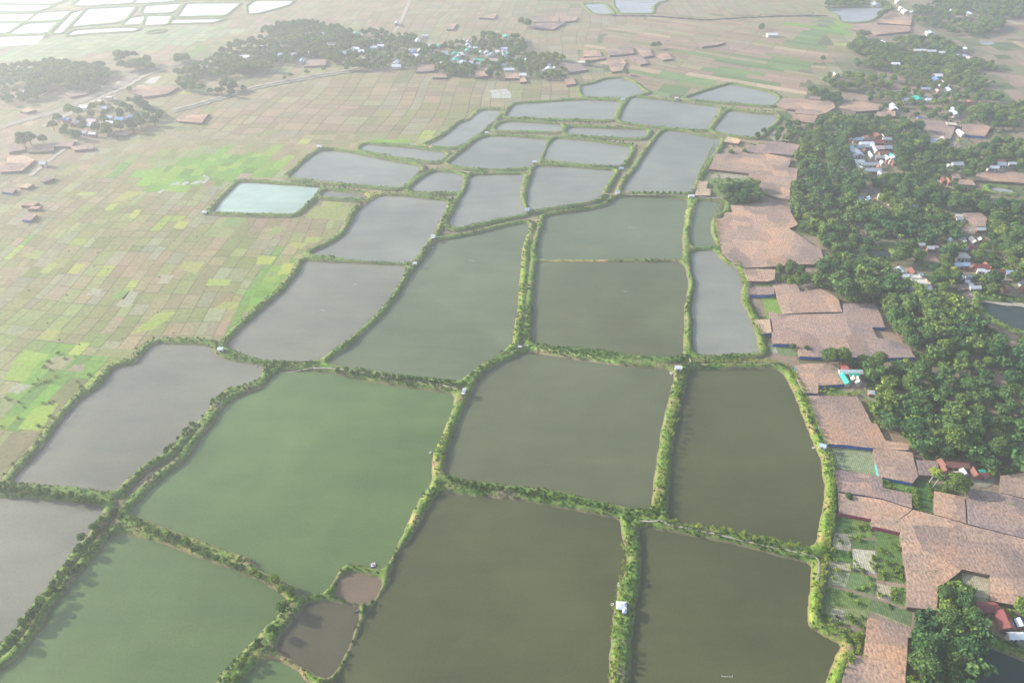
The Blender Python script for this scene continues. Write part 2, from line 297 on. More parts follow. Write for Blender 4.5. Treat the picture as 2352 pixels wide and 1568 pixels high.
# ---------------------------------------------------------------- ponds (outlines in the survey grid)
B0, B1, B2, B3 = 0, 392, 784.2, 1176      # tile rows
PONDS = [
 ('olive', [(1010,1132),(1100,1143),(1200,1152),(1300,1170),(1390,1188),(1421,1193),(1426,1213),(1430,1246),(1437,1276),(1436,1301),(1431,1323),(1417,1351),(1411,1388),(1405,1416),(1402,1463),(1398,1518),(1398,1568),(1396,1680),(690,1680),(735,1620),(773,1568),(788,1538),(808,1498),(828,1446),(848,1401),(870,1381),(897,1336),(900,1313),(920,1268),(963,1213),(980,1176)]),
 ('olive', [(1466,1213),(1501,1215),(1551,1226),(1601,1236),(1676,1248),(1764,1272),(1814,1286),(1851,1293),(1863,1303),(1861,1326),(1858,1361),(1852,1416),(1855,1436),(1874,1451),(1904,1468),(1930,1481),(1924,1493),(1909,1521),(1894,1568),(1870,1680),(1448,1680),(1450,1568),(1451,1526),(1453,1476),(1458,1426),(1463,1388),(1470,1351),(1476,1306),(1475,1251)]),
 ('olive', [(1583,850),(1576,889),(1566,924),(1558,964),(1551,996),(1548,1029),(1543,1084),(1537,1134),(1536,1159),(1538,1186),(1551,1196),(1588,1203),(1651,1213),(1701,1221),(1764,1232),(1814,1245),(1851,1252),(1869,1250),(1874,1238),(1879,1208),(1885,1176),(1893,1134),(1889,1096),(1885,1059),(1876,1036),(1866,1019),(1856,996),(1846,966),(1834,934),(1821,904),(1809,876),(1793,853),(1764,849),(1676,851),(1613,851)]),
 ('khaki', [(1213,810),(1176,826),(1138,841),(1108,864),(1093,889),(1076,924),(1060,956),(1045,1001),(1033,1029),(1025,1066),(1023,1086),(1038,1094),(1088,1104),(1176,1114),(1263,1123),(1326,1136),(1401,1156),(1463,1166),(1493,1170),(1498,1134),(1501,1089),(1507,1059),(1511,1021),(1518,984),(1528,944),(1533,916),(1543,884),(1548,861),(1526,850),(1476,846),(1401,838),(1326,828),(1251,815)]),
 ('green', [(588,899),(608,891),(625,866),(643,855),(713,854),(788,864),(838,876),(888,885),(950,894),(1000,901),(1045,904),(1038,934),(1025,971),(1013,1004),(998,1029),(990,1054),(990,1084),(991,1106),(976,1124),(961,1146),(946,1174),(941,1186),(929,1216),(909,1256),(892,1293),(880,1306),(863,1306),(838,1300),(803,1291),(788,1297),(775,1316),(760,1340),(748,1358),(728,1364),(700,1369),(683,1361),(673,1347),(650,1332),(613,1315),(588,1295),(588,1284),(550,1272),(500,1254),(450,1236),(400,1221),(350,1197),(313,1187),(303,1178),(305,1172),(338,1134),(375,1101),(425,1064),(450,1031),(470,1001),(495,969),(515,939),(538,919),(563,907)]),
 ('grey', [(355,790),(400,793),(463,794),(483,800),(493,814),(513,827),(550,835),(588,839),(605,842),(600,862),(588,877),(525,891),(500,909),(483,931),(463,959),(430,989),(405,1014),(383,1038),(335,1063),(305,1086),(283,1108),(268,1126),(238,1125),(188,1119),(125,1111),(30,1108),(45,1089),(68,1064),(100,1031),(125,996),(150,961),(185,921),(230,894),(250,871),(265,846),(313,839),(333,816)]),
 ('grey', [(-160,1140),(0,1146),(75,1148),(150,1154),(200,1161),(238,1167),(233,1181),(208,1216),(185,1246),(155,1281),(125,1323),(95,1363),(70,1393),(43,1433),(20,1463),(0,1478),(-60,1540),(-200,1540)]),
 ('green', [(270,1226),(313,1236),(375,1248),(425,1271),(500,1298),(550,1316),(588,1330),(638,1361),(660,1378),(652,1388),(628,1424),(606,1439),(588,1471),(575,1473),(543,1511),(508,1544),(496,1568),(430,1680),(-200,1680),(-60,1590),(0,1548),(50,1508),(83,1471),(100,1441),(120,1396),(155,1363),(185,1321),(220,1283),(245,1246)]),
 ('brown', [(786,1322),(814,1316),(845,1325),(878,1331),(874,1351),(850,1386),(825,1385),(795,1377),(770,1367),(775,1345)]),
 ('darkbrown', [(703,1388),(728,1382),(763,1383),(800,1391),(823,1396),(823,1406),(823,1426),(810,1458),(795,1498),(778,1531),(758,1551),(738,1553),(700,1531),(650,1501),(635,1486),(648,1458),(675,1431),(695,1406)]),
 ('green', [(548,1580),(588,1527),(623,1511),(663,1531),(700,1561),(730,1590),(680,1680),(480,1680)]),
 ('grey', [(698,600),(763,605),(823,607),(888,610),(933,612),(926,632),(906,667),(883,700),(861,725),(826,755),(796,782),(781,792),(758,807),(743,822),(716,832),(638,830),(613,827),(588,823),(550,809),(522,795),(550,762),(588,727),(618,700),(656,670),(671,647),(688,630),(697,610)]),
 ('slate', [(871,451),(933,453),(988,460),(1028,463),(1023,482),(1008,507),(998,532),(991,542),(973,567),(946,600),(936,605),(878,602),(813,598),(778,591),(738,587),(715,583),(728,577),(758,565),(788,545),(803,527),(816,500),(828,480),(853,462)]),
 ('sage', [(1001,555),(988,582),(966,607),(943,637),(916,682),(888,722),(858,750),(828,777),(801,802),(763,824),(753,834),(788,842),(838,849),(913,859),(988,869),(1056,877),(1078,852),(1121,829),(1158,804),(1176,787),(1178,770),(1184,732),(1189,692),(1191,655),(1195,617),(1199,567),(1209,542),(1215,514),(1176,519),(1113,535),(1063,547),(1026,552)]),
 ('slate', [(1081,405),(1130,403),(1176,403),(1202,402),(1194,430),(1194,455),(1201,477),(1206,492),(1176,497),(1113,510),(1063,522),(1038,524),(1033,512),(1046,487),(1061,457),(1076,435)]),
 ('slate', [(988,400),(1008,395),(1063,403),(1061,425),(1056,442),(988,443),(940,440),(963,417)]),
 ('slate', [(1232,383),(1300,385),(1360,390),(1413,394),(1401,407),(1389,430),(1374,457),(1351,463),(1301,472),(1251,480),(1221,486),(1213,475),(1213,442),(1221,417)]),
 ('slate', [(1529,301),(1576,306),(1626,318),(1656,320),(1644,342),(1621,375),(1601,405),(1589,441),(1551,446),(1500,444),(1439,441),(1429,440),(1446,412),(1464,392),(1476,370),(1509,322)]),
 ('sage', [(1426,453),(1500,454),(1576,459),(1579,467),(1571,497),(1566,542),(1567,580),(1567,594),(1546,597),(1396,597),(1249,597),(1235,596),(1236,567),(1244,542),(1254,512),(1254,500),(1276,495),(1326,488),(1376,481),(1404,470),(1414,459)]),
 ('khaki', [(1235,602),(1326,602),(1401,602),(1476,603),(1566,602),(1576,630),(1581,652),(1574,687),(1569,717),(1569,755),(1569,784),(1567,819),(1501,820),(1439,814),(1389,805),(1326,799),(1251,792),(1224,786),(1224,767),(1227,692),(1230,655)]),
 ('sage', [(1606,461),(1651,466),(1664,467),(1661,485),(1646,492),(1634,502),(1629,530),(1639,552),(1646,565),(1626,567),(1589,569),(1586,542),(1591,505),(1599,475)]),
 ('slate', [(1588,579),(1614,577),(1641,577),(1651,595),(1666,607),(1691,617),(1701,632),(1707,652),(1701,662),(1699,692),(1714,717),(1729,750),(1736,784),(1743,809),(1701,811),(1639,817),(1596,813),(1592,784),(1593,742),(1588,710),(1599,655),(1591,630),(1588,605)]),
 ('slate', [(1336,198),(1364,195),(1389,184),(1431,180),(1451,190),(1476,210),(1486,214),(1455,220),(1439,226),(1401,225),(1341,223)]),
 ('slate', [(1163,270),(1172,255),(1185,240),(1240,238),(1300,233),(1340,231),(1416,234),(1423,236),(1411,260),(1406,277),(1301,274),(1200,271)]),
 ('slate', [(1451,225),(1488,228),(1576,238),(1651,248),(1644,265),(1621,300),(1551,295),(1476,288),(1424,280),(1434,252)]),
 ('slate', [(1574,228),(1600,219),(1626,210),(1681,194),(1726,205),(1764,213),(1786,225),(1780,236),(1770,245),(1720,240),(1660,236)]),
 ('slate', [(1676,255),(1720,261),(1786,266),(1779,280),(1764,293),(1736,318),(1689,312),(1638,303),(1651,283)]),
 ('slate', [(1140,298),(1150,284),(1176,281),(1230,284),(1291,288),(1286,304),(1215,302),(1141,301)]),
 ('slate', [(1306,294),(1400,297),(1488,300),(1476,319),(1400,316),(1351,313),(1301,309)]),
 ('slate', [(1120,315),(1176,315),(1256,322),(1246,350),(1226,384),(1176,388),(1130,391),(1078,386),(1030,378),(1063,350),(1100,322)]),
 ('slate', [(1274,319),(1351,325),(1449,340),(1439,360),(1424,384),(1376,381),(1301,374),(1248,368),(1259,340)]),
 ('slate', [(1108,254),(1150,255),(1133,278),(1108,300),(1063,330),(1046,340),(1000,336),(975,335),(1003,325),(1038,303),(1056,284),(1081,278),(1093,265)]),
 ('slate', [(838,333),(938,341),(1026,352),(1008,373),(913,361),(828,345)]),
 ('slate', [(738,346),(788,350),(888,370),(970,385),(950,405),(920,433),(813,424),(663,409),(705,370)]),
 ('turquoise', [(550,421),(588,422),(660,427),(735,432),(718,452),(695,475),(675,492),(588,491),(492,487),(512,460)]),
 ('grey', [(748,438),(800,444),(850,452),(838,457),(780,455),(735,452)]),
 ('far', [(1341,11),(1386,9),(1408,34),(1368,34)]),
 ('far', [(1412,-10),(1530,-10),(1526,3),(1508,7),(1498,15),(1496,32),(1426,32),(1413,12)]),
 ('far', [(1200,-14),(1408,-14),(1408,0),(1228,0)]),
 ('far', [(1902,21),(1939,19),(1989,19),(2031,19),(2026,30),(2009,40),(1996,49),(1964,53),(1934,51),(1929,38),(1911,30)]),
 ('far', [(2249,95),(2281,97),(2283,101),(2266,104),(2253,101)]),
 ('far', [(2274,430),(2324,437),(2321,446),(2276,440)]),
 ('dark', [(2291,503),(2370,503),(2370,545),(2310,535),(2300,525)]),
 ('dark', [(2252,692),(2289,696),(2339,697),(2420,705),(2420,780),(2314,750),(2279,727),(2260,710)]),
 ('dark', [(2240,1480),(2289,1496),(2352,1521),(2460,1560),(2460,1680),(2230,1680),(2245,1568)]),
 ('dark', [(1985,572),(2040,575),(2050,590),(2000,590)]),
]
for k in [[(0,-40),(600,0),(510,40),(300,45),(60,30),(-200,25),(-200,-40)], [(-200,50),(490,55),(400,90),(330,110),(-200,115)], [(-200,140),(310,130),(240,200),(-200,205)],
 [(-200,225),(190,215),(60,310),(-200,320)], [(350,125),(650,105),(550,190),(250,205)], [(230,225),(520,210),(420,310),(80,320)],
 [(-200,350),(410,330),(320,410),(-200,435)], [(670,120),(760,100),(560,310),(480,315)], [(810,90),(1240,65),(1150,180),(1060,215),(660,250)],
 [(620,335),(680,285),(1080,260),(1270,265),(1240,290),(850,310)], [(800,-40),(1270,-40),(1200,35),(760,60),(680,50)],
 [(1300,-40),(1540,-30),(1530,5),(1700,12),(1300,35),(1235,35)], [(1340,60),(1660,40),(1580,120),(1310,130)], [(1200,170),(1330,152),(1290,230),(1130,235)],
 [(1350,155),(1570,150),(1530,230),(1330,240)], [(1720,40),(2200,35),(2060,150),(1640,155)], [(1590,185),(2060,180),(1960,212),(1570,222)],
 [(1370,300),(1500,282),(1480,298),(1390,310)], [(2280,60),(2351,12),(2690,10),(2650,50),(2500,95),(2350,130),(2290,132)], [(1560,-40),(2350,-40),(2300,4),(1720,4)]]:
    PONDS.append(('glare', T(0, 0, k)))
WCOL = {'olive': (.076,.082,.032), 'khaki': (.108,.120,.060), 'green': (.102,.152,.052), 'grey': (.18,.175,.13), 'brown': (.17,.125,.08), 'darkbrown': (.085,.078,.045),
        'slate': (.20,.205,.165), 'sage': (.125,.148,.08), 'turquoise': (.33,.42,.345), 'far': (.26,.27,.28), 'dark': (.03,.045,.035), 'glare': (.55,.56,.58)}  # last entry: reflected sun glow put into a near-white base colour
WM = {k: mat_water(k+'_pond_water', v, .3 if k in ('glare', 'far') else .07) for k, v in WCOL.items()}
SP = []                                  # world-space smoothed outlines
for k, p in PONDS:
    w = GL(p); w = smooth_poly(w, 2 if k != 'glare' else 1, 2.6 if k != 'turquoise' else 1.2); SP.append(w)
def offset_poly(p, d):
    a = sum(p[i][0]*p[(i+1) % len(p)][1]-p[(i+1) % len(p)][0]*p[i][1] for i in range(len(p)))
    s = 1 if a > 0 else -1; out = []
    for i in range(len(p)):
        x0, y0 = p[i-1]; x1, y1 = p[(i+1) % len(p)]; dx, dy = x1-x0, y1-y0; l = math.hypot(dx, dy) or 1
        out.append((p[i][0]+s*dy/l*d, p[i][1]-s*dx/l*d))
    return out
PHRASE = {'olive': 'olive green', 'khaki': 'khaki green', 'green': 'algae green', 'grey': 'grey', 'brown': 'reddish brown', 'darkbrown': 'dark brown', 'slate': 'slate grey', 'sage': 'grey green',
          'turquoise': 'milky turquoise', 'far': 'pale', 'dark': 'dark', 'glare': 'glow-painted white'}
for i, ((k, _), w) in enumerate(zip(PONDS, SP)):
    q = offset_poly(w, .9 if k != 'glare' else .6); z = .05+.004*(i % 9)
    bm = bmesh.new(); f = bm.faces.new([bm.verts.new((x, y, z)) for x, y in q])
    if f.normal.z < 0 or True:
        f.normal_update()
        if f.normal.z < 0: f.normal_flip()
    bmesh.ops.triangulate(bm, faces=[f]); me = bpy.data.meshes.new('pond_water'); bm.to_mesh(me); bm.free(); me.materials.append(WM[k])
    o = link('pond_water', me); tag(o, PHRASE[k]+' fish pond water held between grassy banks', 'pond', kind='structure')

# ---------------------------------------------------------------- signed distance to the ponds
def pond_dist(X, Y, reach=9.0):
    """(+) outside, (-) inside; two nearest outside distances"""
    sh = X.shape; X = X.ravel(); Y = Y.ravel(); d1 = np.full(X.shape, 99.0); ins = np.zeros(X.shape, bool); dr = np.ones(X.shape)
    for w in SP:
        xs = [p[0] for p in w]; ys = [p[1] for p in w]
        idx = np.nonzero((X > min(xs)-reach) & (X < max(xs)+reach) & (Y > min(ys)-reach) & (Y < max(ys)+reach))[0]
        if not len(idx): continue
        x = X[idx]; y = Y[idx]; dm = np.full(x.shape, 1e9)
        for i in range(len(w)):
            ax, ay = w[i]; bx, by = w[(i+1) % len(w)]; dx, dy = bx-ax, by-ay; L = dx*dx+dy*dy or 1e-9
            t = np.clip(((x-ax)*dx+(y-ay)*dy)/L, 0, 1); dm = np.minimum(dm, (x-ax-t*dx)**2+(y-ay-t*dy)**2)
        dm = np.sqrt(dm); inn = inpoly(x, y, w)
        d1[idx] = np.minimum(d1[idx], np.where(inn, -dm, dm)); ins[idx] |= inn
    return d1.reshape(sh)
def dyke_height(X, Y, d):
    nz = vnoise(X, Y, 3.1, 3)*.5+vnoise(X, Y, 1.3, 5)*.3-.4
    dd = d+nz*1.1
    rise = np.clip((dd+.4)/2.4, 0, 1); fall = np.clip((6.2-dd)/3.2, 0, 1)
    h = 1.75*(rise*rise*(3-2*rise))*(fall*fall*(3-2*fall))
    return -.35+h+np.where(d > 0, .22*nz, 0)+np.where(dd > 0, .12, 0)
def dyke_patch(x0, x1, y0, y1, st):
    xs = np.arange(x0, x1+st*.5, st); ys = np.arange(y0, y1+st*.5, st); X, Y = np.meshgrid(xs, ys)
    d = pond_dist(X, Y); Z = dyke_height(X, Y, d); ny, nx = X.shape
    keep = (d > -2.5) & (d < 6.9)
    kf = keep[:-1, :-1] | keep[1:, :-1] | keep[:-1, 1:] | keep[1:, 1:]
    I = np.arange(ny*nx).reshape(ny, nx); F = np.stack([I[:-1, :-1], I[:-1, 1:], I[1:, 1:], I[1:, :-1]], -1)[kf]
    used = np.unique(F); mp = np.full(ny*nx, -1); mp[used] = np.arange(len(used))
    V = np.stack([X.ravel(), Y.ravel(), Z.ravel()], 1)[used]
    return V, mp[F]
parts = [dyke_patch(-330, 330, 66, 250, .8), dyke_patch(-330, 330, 250, 450, 1.0), dyke_patch(-330, 330, 450, 700, 1.4), dyke_patch(-900, -90, 800, 1150, 2.0), dyke_patch(-20, 480, 700, 1060, 2.0)]
Vs = []; Fs = []; n = 0
for V, F in parts: Vs.append(V); Fs.append(F+n); n += len(V)
V = np.concatenate(Vs); F = np.concatenate(Fs)
me = npmesh('dyke', V, F, M['dyke'], smooth=True)
DRYZ = [([(1210,797),(1300,806),(1400,826),(1440,838),(1400,842),(1300,826),(1210,812)], (2.0,1.75,2.0)), ([(990,1060),(1018,1060),(1015,1095),(992,1095)], (1.5,1.2,1.2)),
        ([(1575,485),(1600,455),(1606,470),(1592,520),(1578,520)], (2.0,1.7,1.7)), ([(937,1190),(950,1180),(962,1195),(945,1225)], (1.9,1.5,1.5)),
        ([(970,335),(1040,303),(1090,258),(1110,250),(1108,262),(1056,292),(1040,310),(985,342)], (2.2,1.8,1.8)), ([(1380,1460),(1440,1460),(1446,1600),(1420,1600),(1425,1500)], (.9,.9,1.1)),
        ([(1240,586),(1396,586),(1396,612),(1240,612)], (2.2,1.7,1.6)), ([(655,1240),(285,1185),(310,1240),(600,1380),(680,1395)], (1.3,1.15,1.1)),
        ([(590,1505),(640,1495),(740,1555),(720,1600),(650,1560)], (1.6,1.4,1.3)), ([(840,440),(880,440),(850,480),(830,490)], (2.2,1.6,1.4)),
        ([(1800,860),(1850,850),(1905,1020),(1925,1200),(1890,1330),(1860,1440),(1950,1480),(1900,1640),(1860,1568),(1840,1400),(1870,1200),(1880,1050)], (1.2,1.2,.85)),
        ([(1160,520),(1215,520),(1206,700),(1190,800),(1160,800)], (1.2,1.2,.85)), ([(840,840),(1060,880),(1060,912),(840,880)], (1.3,1.2,1.2)), ([(960,900),(1040,905),(1020,1060),(985,1060)], (1.2,1.15,.9))]
U0 = np.array([P(x, y, .8) for x, y, z in V[:, :3]]) if len(V) < 10 else None
zc = V[:, 1]*math.cos(PITCH)+(CH-.8)*math.sin(PITCH); UU = 1176+FD*V[:, 0]/zc; VV = 784+FD*(-V[:, 1]*math.sin(PITCH)+(CH-.8)*math.cos(PITCH))/zc
dry = np.ones((len(V), 3))
for poly, c in DRYZ:
    dry[inpoly(UU, VV, poly)] = c
at = me.attributes.new('Dry', 'FLOAT_COLOR', 'POINT')
if len(me.vertices) == len(V): at.data.foreach_set('color', np.concatenate([dry, np.ones((len(V), 1))], 1).astype(np.float32).ravel())
tag(link('dyke', me), 'raised earth banks overgrown with grass winding between the fish ponds', 'dyke', kind='structure')
def hz(x, y):
    X = np.array([[x]]); Y = np.array([[y]]); return max(0.0, float(dyke_height(X, Y, pond_dist(X, Y))[0, 0]))
def hza(X, Y): return np.maximum(0, dyke_height(X, Y, pond_dist(X, Y)))

# ---------------------------------------------------------------- ground and fields
mb = MB(); mb.add([(-9000, -3000, -.06), (9000, -3000, -.06), (9000, 14000, -.06), (-9000, 14000, -.06)], [(0, 1, 2, 3)])
tag(mb.build('ground', M['ground']), 'flat farmland soil running to the hazy distance', 'ground', kind='structure')

TAN=(.265,.205,.125); PINK=(.30,.205,.15); STRAW=(.28,.255,.195); OLIVE=(.20,.205,.08); YG=(.31,.36,.075); GRN=(.13,.26,.05); DG=(.09,.17,.05); BRN=(.27,.185,.13); PALE=(.40,.36,.29); SAND=(.42,.31,.21)
PALS = {'plain': [(TAN,34),(PINK,26),(STRAW,14),(OLIVE,14),(YG,2.0),((.27,.275,.13),12),(GRN,.8)], 'near': [(TAN,24),(PINK,16),(STRAW,14),(OLIVE,18),(YG,4),((.255,.265,.11),20),(GRN,1)],
        'up': [(TAN,34),(PINK,36),(STRAW,10),(OLIVE,8),((.27,.27,.14),12),(YG,.7)], 'ham': [(BRN,30),(PINK,30),((.22,.19,.12),25),((.16,.17,.09),15)], 'far': [(TAN,40),(PINK,34),((.27,.25,.16),20),(STRAW,10)], 'fgreen': [((.24,.28,.15),60),((.27,.29,.19),30)],
        'strip': [(TAN,30),((.28,.235,.14),24),(PINK,30),(OLIVE,6),(SAND,6)], 'right': [(BRN,40),((.30,.21,.16),30),((.2,.2,.1),12),(SAND,6)], 'weed': [((.16,.29,.045),30),((.20,.31,.05),30),((.14,.24,.05),15)],
        'marsh': [((.13,.20,.07),50),((.15,.22,.08),40)], 'yard': [((.17,.16,.09),26),((.26,.195,.14),38),((.29,.205,.155),16),((.11,.14,.055),20)]}
ZONES = [('weed', [(318,395),(400,372),(520,350),(600,358),(650,372),(640,400),(560,412),(470,430),(400,450),(330,430)]), ('weed', [(60,810),(230,815),(240,830),(150,960),(100,990),(0,1000),(0,930),(60,880),(10,870)]),
         ('weed', [(585,640),(690,590),(680,640),(600,720),(520,780),(500,760),(540,720)]), ('weed', [(870,318),(980,326),(960,336),(860,328)]),
         ('weed', [(1900,50),(1950,58),(1945,80),(1905,78)]),
         ('marsh', [(1490,196),(1620,172),(1740,150),(1790,165),(1880,40),(1900,40),(1905,70),(1800,180),(1770,195),(1690,190),(1590,225),(1500,220)]),
         ('yard', [(1600,470),(1800,440),(1840,470),(1840,380),(1790,320),(1650,330),(1800,250),(1900,200),(1960,130),(2000,110),(2110,60),(2200,70),(2352,90),(2352,260),(2900,260),(2950,1900),(1880,1900),(1960,1480),(1870,1440),(1900,1200),(1880,1030),(1800,850),(1750,810),(1700,620)]),
         ('strip', [(1320,110),(1500,40),(1900,30),(1910,70),(1870,180),(1870,225),(1780,230),(1600,225),(1490,215),(1430,175)]),
         ('ham', [(-80,330),(20,290),(110,250),(250,290),(420,255),(330,300),(200,340),(130,400),(60,460),(-80,490)]), ('ham', [(200,240),(330,190),(400,200),(430,240),(330,240)]), ('ham', [(880,160),(1000,150),(1200,165),(1290,165),(1330,150),(1340,120),(1440,90),(1560,100),(1560,135),(1440,165),(1440,185),(1200,195),(900,185)]), ('ham', [(1180,30),(1320,10),(1370,30),(1320,60),(1200,75)]),
         ('near', [(-80,1140),(-80,560),(300,540),(700,500),(900,440),(700,640),(450,800)]), ('up', [(420,400),(300,340),(450,250),(590,205),(840,160),(1300,170),(1340,230),(1100,260),(1000,336),(740,342),(620,360)]),
         ('fgreen', [(-100,60),(500,60),(560,75),(400,110),(0,150),(-100,150)]), ('far', [(400,-40),(2000,-40),(1900,40),(1500,40),(1320,120),(1000,120),(700,60)]), ('right', [(1950,30),(2950,-130),(2950,300),(2200,300)])]
def zone(u, v):
    for k, p in ZONES:
        if inpoly(np.array([u]), np.array([v]), p)[0]: return k
    return 'plain'
fv = []; ff = []; fc = []
ZOFF = 0.0
def addcell(q, c, z=.0):
    z += ZOFF
    n = len(fv); fv.extend([(x, y, z) for x, y in q]); ff.append((n, n+1, n+2, n+3)); fc.append(c)
GBL = [(480,385,170,40,1.0),(640,690,110,110,.9),(130,880,170,110,1.0),(850,480,90,60,.7),(900,325,90,14,.8),(330,640,260,90,.35),(60,760,200,80,.35),(300,520,200,40,.25)]
def local(c, u, v, x, y, zk):
    if zk in ('yard', 'marsh', 'weed', 'fgreen', 'right', 'strip'): return c
    g = .22+.45*(float(vnoise(x, y, 60, 12))-.5)
    for a, b, sx, sy, w in GBL: g += w*math.exp(-((u-a)/sx)**2-((v-b)/sy)**2)
    g = min(1, max(0, g)); pk = float(vnoise(x, y, 90, 17)); lo = (.255+.04*pk, .215-.01*pk, .125+.025*pk); hi = (.19, .285, .06)
    m = tuple(lo[i]*(1-g)+hi[i]*g for i in range(3)); k = .44 if max(c[1]-c[0], 0) < .04 else .25
    return tuple(c[i]*(1-k)+m[i]*k for i in range(3))
def jit(c, a=.10):
    k = 1+rnd.uniform(-a, a); return tuple(max(.01, x*k*(1+rnd.uniform(-.04, .04))) for x in c)
def cells(x0, x1, y0, y1, ang, w0, w1, l0, l1, clip=None, notclip=None, gap=.28, warp=1.0, cx=0, cy=0):
    ca, sa = math.cos(ang), math.sin(ang)
    def W(s, t):
        s2 = s+warp*(5*math.sin(t/70+s/160)+1.3*math.sin(t/19+s/40)); t2 = t+warp*(6*math.sin(s/90+1)+1.6*math.sin(s/23+t/31))
        return (cx+s2*ca-t2*sa, cy+s2*sa+t2*ca)
    s = x0; prev = None
    while s < x1:
        w = rnd.uniform(w0, w1); t = y0-rnd.uniform(0, l1); keep = prev is not None and rnd.random() < .55
        cuts = prev if keep else None
        if cuts is None:
            cuts = [t]
            while t < y1: t += rnd.uniform(l0, l1); cuts.append(t)
        last = None
        for a, b in zip(cuts[:-1], cuts[1:]):
            m = W(s+w/2, (a+b)/2); u, v = P(*m)
            if v > 1900 or u < -500 or u > 2900 or v < -130: continue
            if clip and not inpoly(np.array([u]), np.array([v]), clip)[0]: continue
            if notclip and inpoly(np.array([u]), np.array([v]), notclip)[0]: continue
            zk = zone(u, v); pal = PALS[zk]
            r = rnd.uniform(0, sum(k for _, k in pal))
            for c, k in pal:
                r -= k
                if r <= 0: break
            if last is not None and rnd.random() < .28: c = last
            last = c; c = local(c, u, v, m[0], m[1], zk); g = gap if zk not in ('yard', 'right', 'weed', 'marsh') else .05
            if rnd.random() < .10 and g > .1: g = .0
            parts = 1 if rnd.random() < .75 or w < 9 else 2
            for h in range(parts):
                sa_ = s+w*h/parts+(g if h == 0 else .1); sb_ = s+w*(h+1)/parts-(g if h == parts-1 else .1)
                cc = jit(c, .13)
                nseg = 2
                for k in range(nseg):
                    ta = a+g+(b-a-2*g)*k/nseg; tb = a+g+(b-a-2*g)*(k+1)/nseg
                    addcell([W(sa_, ta), W(sb_, ta), W(sb_, tb), W(sa_, tb)], cc)
        prev = cuts; s += w
STRIPZ = [z for z in ZONES if z[0] == 'strip'][0][1]
cells(-620, 30, 60, 500, R(-5), 4.8, 10, 6, 15, notclip=STRIPZ, gap=.2)
ZOFF = -.006
cells(-10, 700, 60, 500, R(-5), 9, 16, 9, 22, notclip=STRIPZ)
ZOFF = -.02
cells(-1150, 1150, 430, 1150, R(-4), 8, 17, 9, 22, notclip=STRIPZ, gap=.4)
ZOFF = .004
cells(-420, 420, -420, 420, R(60), 8, 13, 22, 45, clip=STRIPZ, cx=250, cy=760, warp=.8)
for q in [[(1640,1210),(1810,1185),(1840,1220),(1680,1250)],[(1815,1185),(1970,1175),(1990,1205),(1845,1220)],[(1685,1255),(1850,1225),(1855,1345),(1680,1345)],[(1860,1228),(2000,1210),(2038,1275),(1862,1285)],[(1862,1290),(2040,1280),(2042,1345),(1862,1345)]]:
    addcell(GL(T(918.75, 57.4, q, 8)[::-1]), (.42,.42,.39), .015)
SPOT = [([(1590,525),(1640,468),(1730,468),(1690,530)],(.42,.50,.05)),([(1170,440),(1240,360),(1300,360),(1240,440)],(.42,.48,.06)),([(960,365),(1010,305),(1080,300),(1040,360)],(.42,.48,.06)),([(1010,300),(1160,190),(1340,190),(1180,260),(1090,300)],(.36,.38,.08)),
        ([(690,225),(740,195),(900,200),(860,230)],(.32,.42,.08)),([(2010,510),(2120,410),(2310,410),(2190,525)],(.12,.26,.08)),([(1890,1055),(1920,995),(2130,1000),(2090,1055)],(.38,.46,.06)),([(620,940),(690,860),(790,860),(710,945)],(.42,.46,.07)),
        ([(360,935),(450,850),(540,855),(450,940)],(.36,.42,.08)),([(1200,1500),(1460,1300),(1620,1300),(1430,1450),(1240,1540)],(.33,.42,.05)),([(1965,1260),(2060,1205),(2200,1210),(2180,1275)],(.28,.34,.05)),([(1640,900),(1690,835),(1880,840),(1800,950),(1640,950)],(.36,.36,.10)),
        ([(320,1550),(440,1450),(570,1460),(500,1560)],(.34,.36,.07)),([(180,790),(240,755),(400,760),(330,800)],(.36,.33,.10)),([(1060,1240),(1180,1110),(1280,1110),(1190,1255)],(.38,.38,.30)),([(790,1140),(850,1080),(950,1085),(900,1140)],(.38,.38,.31)),
        ([(0,920),(0,885),(210,905),(150,1030),(0,1030)],(.30,.20,.16)),([(1020,1180),(1080,1095),(1200,1095),(1140,1180)],(.14,.28,.06)),([(1450,1040),(1490,960),(1600,960),(1540,1035)],(.40,.36,.30))]
for q, c in SPOT:
    q = GL(T(0, 392, q)); c = tuple(c[i]*.5+(.245,.235,.11)[i]*.5 for i in range(3))
    addcell((q if len(q) == 4 else q[:4])[::-1], c, .012)
for q, c in [([(0,860),(20,780),(190,790),(130,860)],(.42,.48,.05)),([(200,950),(250,850),(370,850),(330,950)],(.42,.50,.04)),([(100,965),(140,925),(200,930),(170,970)],(.14,.28,.06)),([(640,330),(660,270),(800,275),(770,335)],(.30,.36,.06)),
             ([(300,690),(320,660),(480,665),(420,720)],(.38,.40,.06)),([(440,660),(470,610),(620,612),(560,665)],(.33,.40,.07)),([(110,580),(180,515),(260,515),(210,580)],(.24,.32,.09)),([(450,435),(520,330),(900,335),(860,460)],(.26,.30,.08))]:
    addcell(GL(T(588, 392, q))[::-1], tuple(c[i]*.5+(.245,.235,.11)[i]*.5 for i in range(3)), .014)
